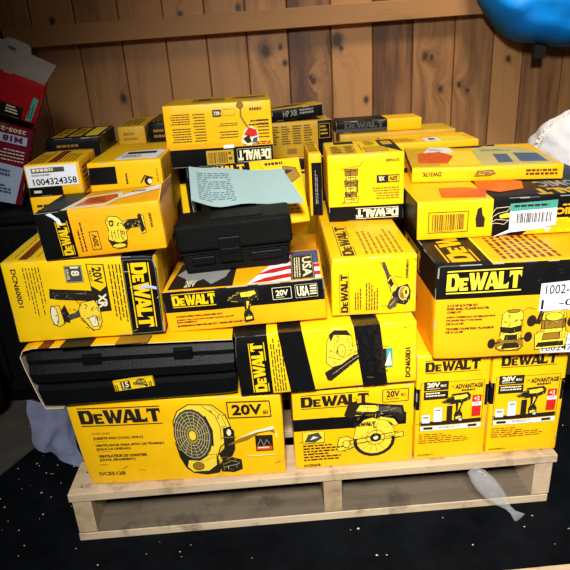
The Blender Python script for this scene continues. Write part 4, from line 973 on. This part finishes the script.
p.stroke([(.72, .92), (.715, .78), (.75, .66), (.79, .56)], .0030, 'tool_shade'); p.disc(.715, .95, .03, .05, 'tool_shade', 'ink'); p.poly([(.70, .36), (.74, .56), (.80, .62), (.86, .54), (.87, .38), (.78, .30)], 'cream'); p.poly([(.73, .48), (.78, .60), (.85, .55), (.86, .46), (.80, .44)], 'red'); p.poly([(.72, .42), (.78, .48), (.80, .36), (.76, .34)], 'ink'); p.poly([(.82, .42), (.86, .44), (.85, .36), (.80, .34)], 'navy')
q = b['p']['top']; q.rect(.24, .25, .56, .75, 'tool_shade'); q.shape([(.62, .5), (.68, .72), (.80, .66), (.95, .75), (.96, .5), (.8, .42)], 'tool_shade'); q.poly([(.66, .52), (.7, .62), (.9, .6), (.84, .5)], 'black'); q.rect(.3, .4, .42, .6, 'ink')
finish(b)
sticker(b, 'barcode_label', 'front', rc(.36, .03, .62, .26), 'ochre', lambda P: (P.barcode(.38, .05, .56, .23, 'ink', 0, 5), P.lines(.57, .05, .61, .23, 2)))
sticker(b, 'small_label', 'front', rc(.53, .285, .63, .34), 'label_white')

GB = 'cartons at the back against the wall'
b = carton('tool_carton', 'dark yellow carton with columns of print, behind and right of the tallest carton', (.060, .830, .6300, 0, 0, 3, .200, .14, .104), 'ochre', group=GB, cuts={'u': (.78,)}, paint=lambda c, n: 'black' if c[0] > .78 and n == 'front' else None)
p = b['p']['front']; 
for k in range(4): p.lines(.06 + .17 * k, .35, .20 + .17 * k, .90, 8, 'ink', 0, k, .5)
p.rect(.30, .1, .45, .25, 'tool_shade'); p.frame(.8, .5, .96, .9, 'ochre', .0012); p.lines(.82, .55, .94, .85, 3, 'ochre'); finish(b)
b = carton('tool_carton', 'open topped black and yellow carton resting on the carton with print columns', (.035, .840, .7400, 0, -3, 4, .205, .12, .034), 'black', group=GB, paint=lambda c, n: 'ochre' if n == 'top' else None)
p = b['p']['front']; p.text('HP XR', .40, .3, .62, .8, 'grey', bold=.02); p.lines(.65, .3, .95, .8, 2, 'grey', 0, 3, .6); p.lines(.05, .3, .35, .8, 1, 'grey', 0, 3, .6)
q = b['p']['top']; q.poly([(.1, .15), (.5, .75), (.85, .7), (.6, .35)], 'ink'); q.poly([(.15, .6), (.3, .85), (.45, .75)], 'rust'); finish(b)
for i, (x, y, z, w, d, h, rz, base, lb) in enumerate((
        (-.515, .500, .7190, .130, .24, .048, 4, 'black', 'black carton with three yellow patches on its lid, directly behind the numbered label carton'),
        (-.400, .640, .7190, .070, .26, .052, 2, 'ochre', 'dull yellow carton at the back left, next to the three patch black one'),
        (-.322, .650, .7190, .070, .26, .056, 1, 'black', 'small black carton at the back, between two dull yellow ones'),
        (-.244, .660, .7190, .070, .26, .062, 0, 'ochre', 'dull yellow carton just left of the tallest carton, against the wall'))):
    b = carton('tool_carton', lb, (x, y, z, 0, 0, rz, w, d, h), base, group=GB)
    q = b['p']['top']
    if i == 0:
        for k in range(3): q.rect(.07 + .31 * k, .12, .31 + .31 * k, .88, 'ochre'); q.lines(.10 + .31 * k, .2, .28 + .31 * k, .8, 4, 'ink', 0, k, .6)
        q.rect(.69, .12, .93, .88, 'tool_yellow')
    else: q.lines(.15, .1, .85, .9, 4, 'ink' if base == 'ochre' else 'tool_shade', 90, i, .4)
    b['p']['front'].lines(.2, .2, .8, .7, 2, 'tool_shade'); finish(b)

# inner cartons of the rear rows that carry the upper ones, mostly hidden behind the front rows
inner = [(-.405, .345, .1225, .255, .40, .245), (-.392, .345, .3690, .225, .14, .243), (-.412, .490, .3690, .265, .26, .348) ,
         (-.140, .345, .1225, .250, .26, .200), (-.140, .385, .3240, .250, .22, .192), (-.152, .462, .5240, .230, .14, .1745),
         (.115, .345, .1225, .240, .26, .160), (.115, .345, .2840, .240, .26, .168),
         (.385, .345, .1225, .270, .40, .210), (.385, .345, .3340, .270, .40, .229), (.385, .500, .5645, .270, .25, .077),
         (.020, .820, .1225, .330, .17, .505), (-.330, .770, .1225, .300, .20, .594) , (.350, .790, .1225, .300, .16, .533)]
for i, (x, y, z, w, d, h) in enumerate(inner):
    b = carton('tool_carton', 'plain yellow carton buried inside the rear rows of the pallet stack', (x, y, z, 0, 0, 0, w, d, h), ('yellow', 'amber', 'lemon')[i % 3], group='buried cartons of the rear rows', cuts={'v': (.7,)}, paint=lambda c, n: 'black' if n not in ('top', '-z') and c[2] > .7 else None)
    for f in ('left', 'right', 'front'): b['p'][f].logo(.2, .75, .8, .93, 'tool_yellow')
    finish(b)

# ================================================================= LEFT SIDE CLUTTER
b = carton('tool_carton', 'maroon carton with an upside down M18 print and pale blue label, at the left edge', (-.800, .62, .6070, 0, 20, 16, .160, .20, .2077), 'maroon_carton', cat='carton', group=None)
p = b['p']['front']; p.rect(.50, .78, .93, .89, 'label_blue'); p.text('M18', .56, .795, .86, .875, 'maroon_carton', 180, bold=.05); p.text('2505-22', .45, .92, .90, .97, 'cream', 180, bold=.02)
p.lines(.40, .56, .92, .73, 4, 'cream', 180, 4, .3); 
p = b['p']['right']; p.lines(.05, .6, .3, .95, 4, 'tan'); p.rect(.0, .02, .9, .3, 'greyboard')
finish(b)
sticker(b, 'shipping_label', 'front', [(.22, .01), (.90, .01), (.94, .50), (.24, .52)], 'label_blue', lambda P: (P.lines(.55, .34, .84, .44, 2, 'navy', 0, 3, .7), P.lines(.40, .12, .84, .24, 3, 'navy', 0, 4, .7)), label='pale blue shipping label')
b = carton('tool_carton', 'tilted bright red carton with a raised grey cardboard flap, on the maroon carton', (-.733, .62, .8330, 0, 25, 16, .20, .22, .105), 'red_carton', cuts={'v': (.30,), 'u': (.5, .82)}, group=None,
           paint=lambda c, n: 'black' if n == 'front' and c[2] < .30 and .0 < c[0] < .82 else None)
p = b['p']['front']; p.rect(.60, .05, .80, .26, 'cream') if 0 else p.lines(.62, .06, .78, .26, 3, 'cream'); p.scuffs(6, 'greyboard', 3, (.3, .9), (.35, .9), .012)
p.poly([(.87, .02), (.94, .04), (.965, .60), (.90, .62)], 'teal'); p.lines(.885, .1, .95, .5, 2, 'ink', 90)
finish(b)
mb = MB()
fl = [(-.1, .0), (.098, .0), (.112, .056), (.050, .060), (.046, .074), (.038, .080), (.0, .082), (-.012, .078), (-.02, .070), (-.1, .072)]
vs = [(x, .006 + z * .25, .105 + z) for x, z in fl]; v2 = [(x, y + .0022, z) for x, y, z in vs]; n = len(fl)
hole = None
mb.mesh(vs + v2, [tuple(range(n)), tuple(range(n, 2 * n))[::-1]] + [(i, n + i, n + (i + 1) % n, (i + 1) % n) for i in range(n)], 'greyboard')
mb.face([(-.006, .0175 - .0008, .161), (.012, .0175 - .0008, .158), (.014, .0195 - .0008, .166), (-.003, .0195 - .0008, .168)], 'ink')
mb.build('flap', b['o'])['label'] = 'raised grey cardboard flap'

# black storage tote under the red cartons
root = tag(empty('storage_tote', (-.87, .60, 0)), 'black plastic storage tote on the floor below the red cartons', 'storage tote')
mb = MB(); mb.bm(slab((-.25, .0, .004), (.25, .34, .538), 'rubber', .012, .12), 'rubber')
for k in range(5): mb.box((-.21 + .1 * k, -.006, .06), (-.19 + .1 * k, .03, .50), 'rubber', .002)
mb.build('tote_body', root)
mb = MB(); mb.bm(slab((-.262, -.010, .540), (.262, .35, .574), 'rubber', .008), 'rubber'); mb.build('tote_lid', root)

# dark tool bag left of the case
root = tag(empty('tool_bag', (-.985, .46, .004), (0, 0, R(25))), 'black soft tool bag slumped at the left edge of the photo', 'bag')
bm = bmesh.new(); bmesh.ops.create_icosphere(bm, subdivisions=4, radius=1)
for v in bm.verts:
    c = v.co; s_ = lambda t, e: math.copysign(abs(t) ** e, t)
    q = Vector((s_(c.x, .5) * .15, s_(c.y, .6) * .09, s_(c.z, .6) * .135 + .137)); q += c * .012 * noise.noise(q * 18); v.co = q
    v.co.z = max(v.co.z, .001)
mb = MB(); mb.bm(bm, 'rubber', None, True); mb.build('bag_body', root)
mb = MB(); mb.tube([(-.09, -.05, .25), (-.06, -.06, .30), (0, -.062, .32), (.06, -.06, .30), (.09, -.05, .25)], .007, 'strap'); mb.build('handle', root)
mb = MB(); mb.box((-.10, -.098, .05), (.10, -.080, .15), 'strap', .008); mb.build('pocket', root)

# flattened cardboard and crumpled plastic on the floor
mb = MB(); pl = [(-1.25, .58), (-.80, .575), (-.655, .475), (-.665, .44), (-.765, .235), (-1.0, .16), (-1.3, .30)]
n = len(pl); mb.mesh([(x, y, .0035) for x, y in pl] + [(x, y, .0002) for x, y in pl], [tuple(range(n)), tuple(range(n, 2 * n))[::-1]] + [(i, n + i, n + (i + 1) % n, (i + 1) % n) for i in range(n)], 'floor_card')
tag(mb.build('cardboard_sheet'), 'flattened sheet of dirty brown cardboard on the floor at left', 'cardboard')
mb = MB(); nu, nv = 22, 18; PB = [(-.735, .40, .105), (-.60, .36, .10), (-.555, .22, .012), (-.70, .32, .012)]
vs = []
for j in range(nv + 1):
    for i in range(nu + 1):
        u, v = i / nu, j / nv; q = Vector(PB[3]).lerp(Vector(PB[2]), u).lerp(Vector(PB[0]).lerp(Vector(PB[1]), u), v)
        q += Vector((noise.noise(q * 22), noise.noise(q * 22 + Vector((5, 5, 5))), noise.noise(q * 25 + Vector((9, 1, 3))))) * .013; q.z = max(q.z, .006); vs.append(q)
mb.mesh(vs, [(j * (nu + 1) + i, j * (nu + 1) + i + 1, (j + 1) * (nu + 1) + i + 1, (j + 1) * (nu + 1) + i) for j in range(nv) for i in range(nu)], 'clear_plastic', True)
tag(mb.build('plastic_bag'), 'crumpled translucent bluish plastic bag beside the long black case', 'plastic bag')

# bubble wrap pouch hanging from the pallet's deck board
mb = MB(); path = [((.322, -.006, .108), .010, .006), ((.335, -.016, .098), .019, .008), ((.350, -.022, .080), .023, .010), ((.366, -.026, .060), .021, .010), ((.384, -.030, .040), .015, .008), ((.396, -.036, .026), .006, .004), ((.404, -.042, .018), .007, .003), ((.416, -.050, .008), .016, .002)]
vs = []; n = 20
for i, (c, a, t) in enumerate(path):
    c = Vector(c); d_ = (Vector(path[min(i + 1, 7)][0]) - Vector(path[max(i - 1, 0)][0])).normalized(); s_ = Vector((.75, -.1, .65)); s_ = (s_ - d_ * s_.dot(d_)).normalized(); nn = d_.cross(s_)
    for k in range(n):
        th = 2 * math.pi * k / n; q = c + s_ * a * math.cos(th) + nn * t * math.sin(th); q += Vector((0, 0, 1)) * .0022 * noise.noise(q * 180); q.z = max(q.z, .002); vs.append(q)
mb.mesh(vs, [(i * n + k, i * n + (k + 1) % n, (i + 1) * n + (k + 1) % n, (i + 1) * n + k) for i in range(7) for k in range(n)] + [tuple(range(n))[::-1], tuple(7 * n + k for k in range(n))], 'bubble_film', True)
tag(mb.build('bubble_wrap_pouch'), 'twisted clear bubble wrap pouch hanging off the front of the pallet', 'packaging')

# chips and dust on the floor
mb = MB(); rnd = random.Random(11)
spots = []
for _ in range(46): spots.append((rnd.gauss(-.70, .09), rnd.gauss(.16, .14)))
for _ in range(26): spots.append((rnd.uniform(-.55, .55), rnd.uniform(-.14, -.015)))
for _ in range(14): spots.append((rnd.uniform(.53, .72), rnd.uniform(-.1, .5)))
for x, y in spots:
    if -.52 < x < .52 and y > -.006: continue
    s_ = rnd.uniform(.0008, .0024) * (1.4 if rnd.random() < .12 else 1); a = rnd.uniform(0, 3.14); z = .0036 if x < -.66 and y > .2 else .0004
    pts = [(x + s_ * rnd.uniform(.6, 1.5) * math.cos(a + t), y + s_ * rnd.uniform(.5, 1) * math.sin(a + t)) for t in (0, 1.5, 3.1, 4.7)]
    mb.mesh([(px, py, z) for px, py in pts] + [(x, y, z + s_ * .9)], [(0, 1, 4), (1, 2, 4), (2, 3, 4), (3, 0, 4), (3, 2, 1, 0)], 'chips')
tag(mb.build('wood_chips'), 'scattered pale wood chips and crumbs on the dark floor', 'debris', kind='stuff')

# ================================================================= RIGHT SIDE
# blue jacket hanging from the wall, only its hem in the picture
root = tag(empty('jacket', (1.012, 1.13, .905)), 'bright blue jacket hanging from the wall at upper right, with a black strap', 'jacket')
outl = [(-.345, .30), (-.33, .20), (-.318, .145), (-.285, .10), (-.255, .065), (-.215, .030), (-.175, .010), (-.12, .003), (-.05, -.012), (.03, -.018), (.12, -.012), (.22, .0), (.30, .03), (.36, .12), (.38, .30)]
nu, nv = 44, 26; vs = []
xs0, xs1 = -.345, .38
def hem(t):
    x = xs0 + (xs1 - xs0) * t
    for (a, za), (c, zc) in zip(outl, outl[1:]):
        if a <= x <= c: return x, za + (zc - za) * (x - a) / (c - a) if c > a else za
    return x, .3
for side in (-1, 1):
    for j in range(nv + 1):
        for i in range(nu + 1):
            t = i / nu; v = j / nv; x, z0 = hem(t); top = .62 - .05 * abs(t - .5)
            z = z0 + (top - z0) * v ** 1.3
            th = .085 * math.sqrt(max(0, 1 - (2 * t - 1) ** 4)) * math.sqrt(min(1, v * 6 + .0)) 
            fold = .022 * abs(math.sin(30 * z - 6 * x + 2.5 * noise.noise(Vector((x * 6, z * 5, 9))))) * min(1, v * 10) + .026 * math.sin(13 * z - 7 * x + 2.0 * noise.noise(Vector((x * 5, z * 6, 1)))) * min(1, v * 8) + .016 * noise.noise(Vector((x * 9, z * 14, 4))) * min(1, v * 8)
            y = (-.02 - th - fold * .8 if side < 0 else .02)
            vs.append((x + (.01 * fold), y + 0.0, z))
k0 = (nu + 1) * (nv + 1)
fs = [(j * (nu + 1) + i, j * (nu + 1) + i + 1, (j + 1) * (nu + 1) + i + 1, (j + 1) * (nu + 1) + i) for j in range(nv) for i in range(nu)]
fs += [tuple(k0 + a for a in f[::-1]) for f in fs]
fs += [(i + 1, i, k0 + i, k0 + i + 1) for i in range(nu)] + [(nv * (nu + 1) + i, nv * (nu + 1) + i + 1, k0 + nv * (nu + 1) + i + 1, k0 + nv * (nu + 1) + i) for i in range(nu)]
fs += [(j * (nu + 1), (j + 1) * (nu + 1), k0 + (j + 1) * (nu + 1), k0 + j * (nu + 1)) for j in range(nv)] + [((j + 1) * (nu + 1) + nu, j * (nu + 1) + nu, k0 + j * (nu + 1) + nu, k0 + (j + 1) * (nu + 1) + nu) for j in range(nv)]
mb = MB(); mb.mesh(vs, fs, 'blue_fabric', True); mb.build('jacket_body', root, merge=True)
mb = MB(); mb.box((-.125, -.030, -.045), (-.085, -.024, .03), 'strap', .001); mb.build('strap', root)

# white cotton sack with ruffled hem on an upturned crate
root = tag(empty('crate', (.90, .45, 0)), 'dark crate on the floor behind the right end of the stack', 'crate')
for k in range(5):
    mb = MB(); z = .02 + .1 * k; mb.box((-.22, 0, z), (.22, .014, z + .08), 'dark_wood', .002); mb.box((-.22, .386, z), (.22, .40, z + .08), 'dark_wood', .002); mb.box((-.22, .015, z), (-.206, .385, z + .08), 'dark_wood', .002); mb.box((.206, .015, z), (.22, .385, z + .08), 'dark_wood', .002); mb.build('slat_course', root)
for sx in (-1, 1):
    for y in (.025, .375): mb = MB(); mb.box((sx * .19 - .012, y - .010, 0), (sx * .19 + .012, y + .010, .515), 'dark_wood', .002); mb.build('corner_post', root)
mb = MB(); mb.box((-.225, -.005, .516), (.225, .405, .530), 'dark_wood', .002); mb.build('crate_top', root)
root = tag(empty('cotton_sack', (.842, .62, .531)), 'crumpled white cotton sack with a frayed ruffled hem at the right edge', 'sack')
bm = bmesh.new(); bmesh.ops.create_icosphere(bm, subdivisions=5, radius=1)
for v in bm.verts:
    c = v.co.copy(); q = Vector((c.x * .160, c.y * .12, max(-.9, c.z) * .112 + .101)); w_ = .014 * noise.noise(q * 13) + .006 * noise.noise(q * 34); v.co = q + c * w_
    v.co.z = max(v.co.z, .001)
mb = MB(); mb.bm(bm, 'rag_white', None, True); mb.build('sack_body', root)
mb = MB(); vs = []; n = 170; rows = 5
for i in range(n + 1):
    th = math.pi * (.99 - .98 * i / n); c = Vector((math.cos(th) * .156, -.02, .101 + math.sin(th) * .106)); out = Vector((math.cos(th), 0, math.sin(th))).normalized()
    for j in range(rows):
        w_ = j / (rows - 1); q = c + out * (.0 +   .013 * w_ * (1 + .8 * noise.noise(Vector((i * .35, 3, 1))))) + out * .006 * noise.noise(Vector((i * .9, 8, j * .3))) + Vector((0, -.004 + .010 * w_ * noise.noise(Vector((i * .45, 2, 5))) + .004 * noise.noise(Vector((i * .7, j, 2))), 0)) ; vs.append(q)
mb.mesh(vs, [(i * rows + j, i * rows + j + 1, (i + 1) * rows + j + 1, (i + 1) * rows + j) for i in range(n) for j in range(rows - 1)], 'rag_frill', True); o = mb.build('ruffle', root); o['label'] = 'frayed cream ruffle'
sm = o.modifiers.new('thickness', 'SOLIDIFY'); sm.thickness = .0015
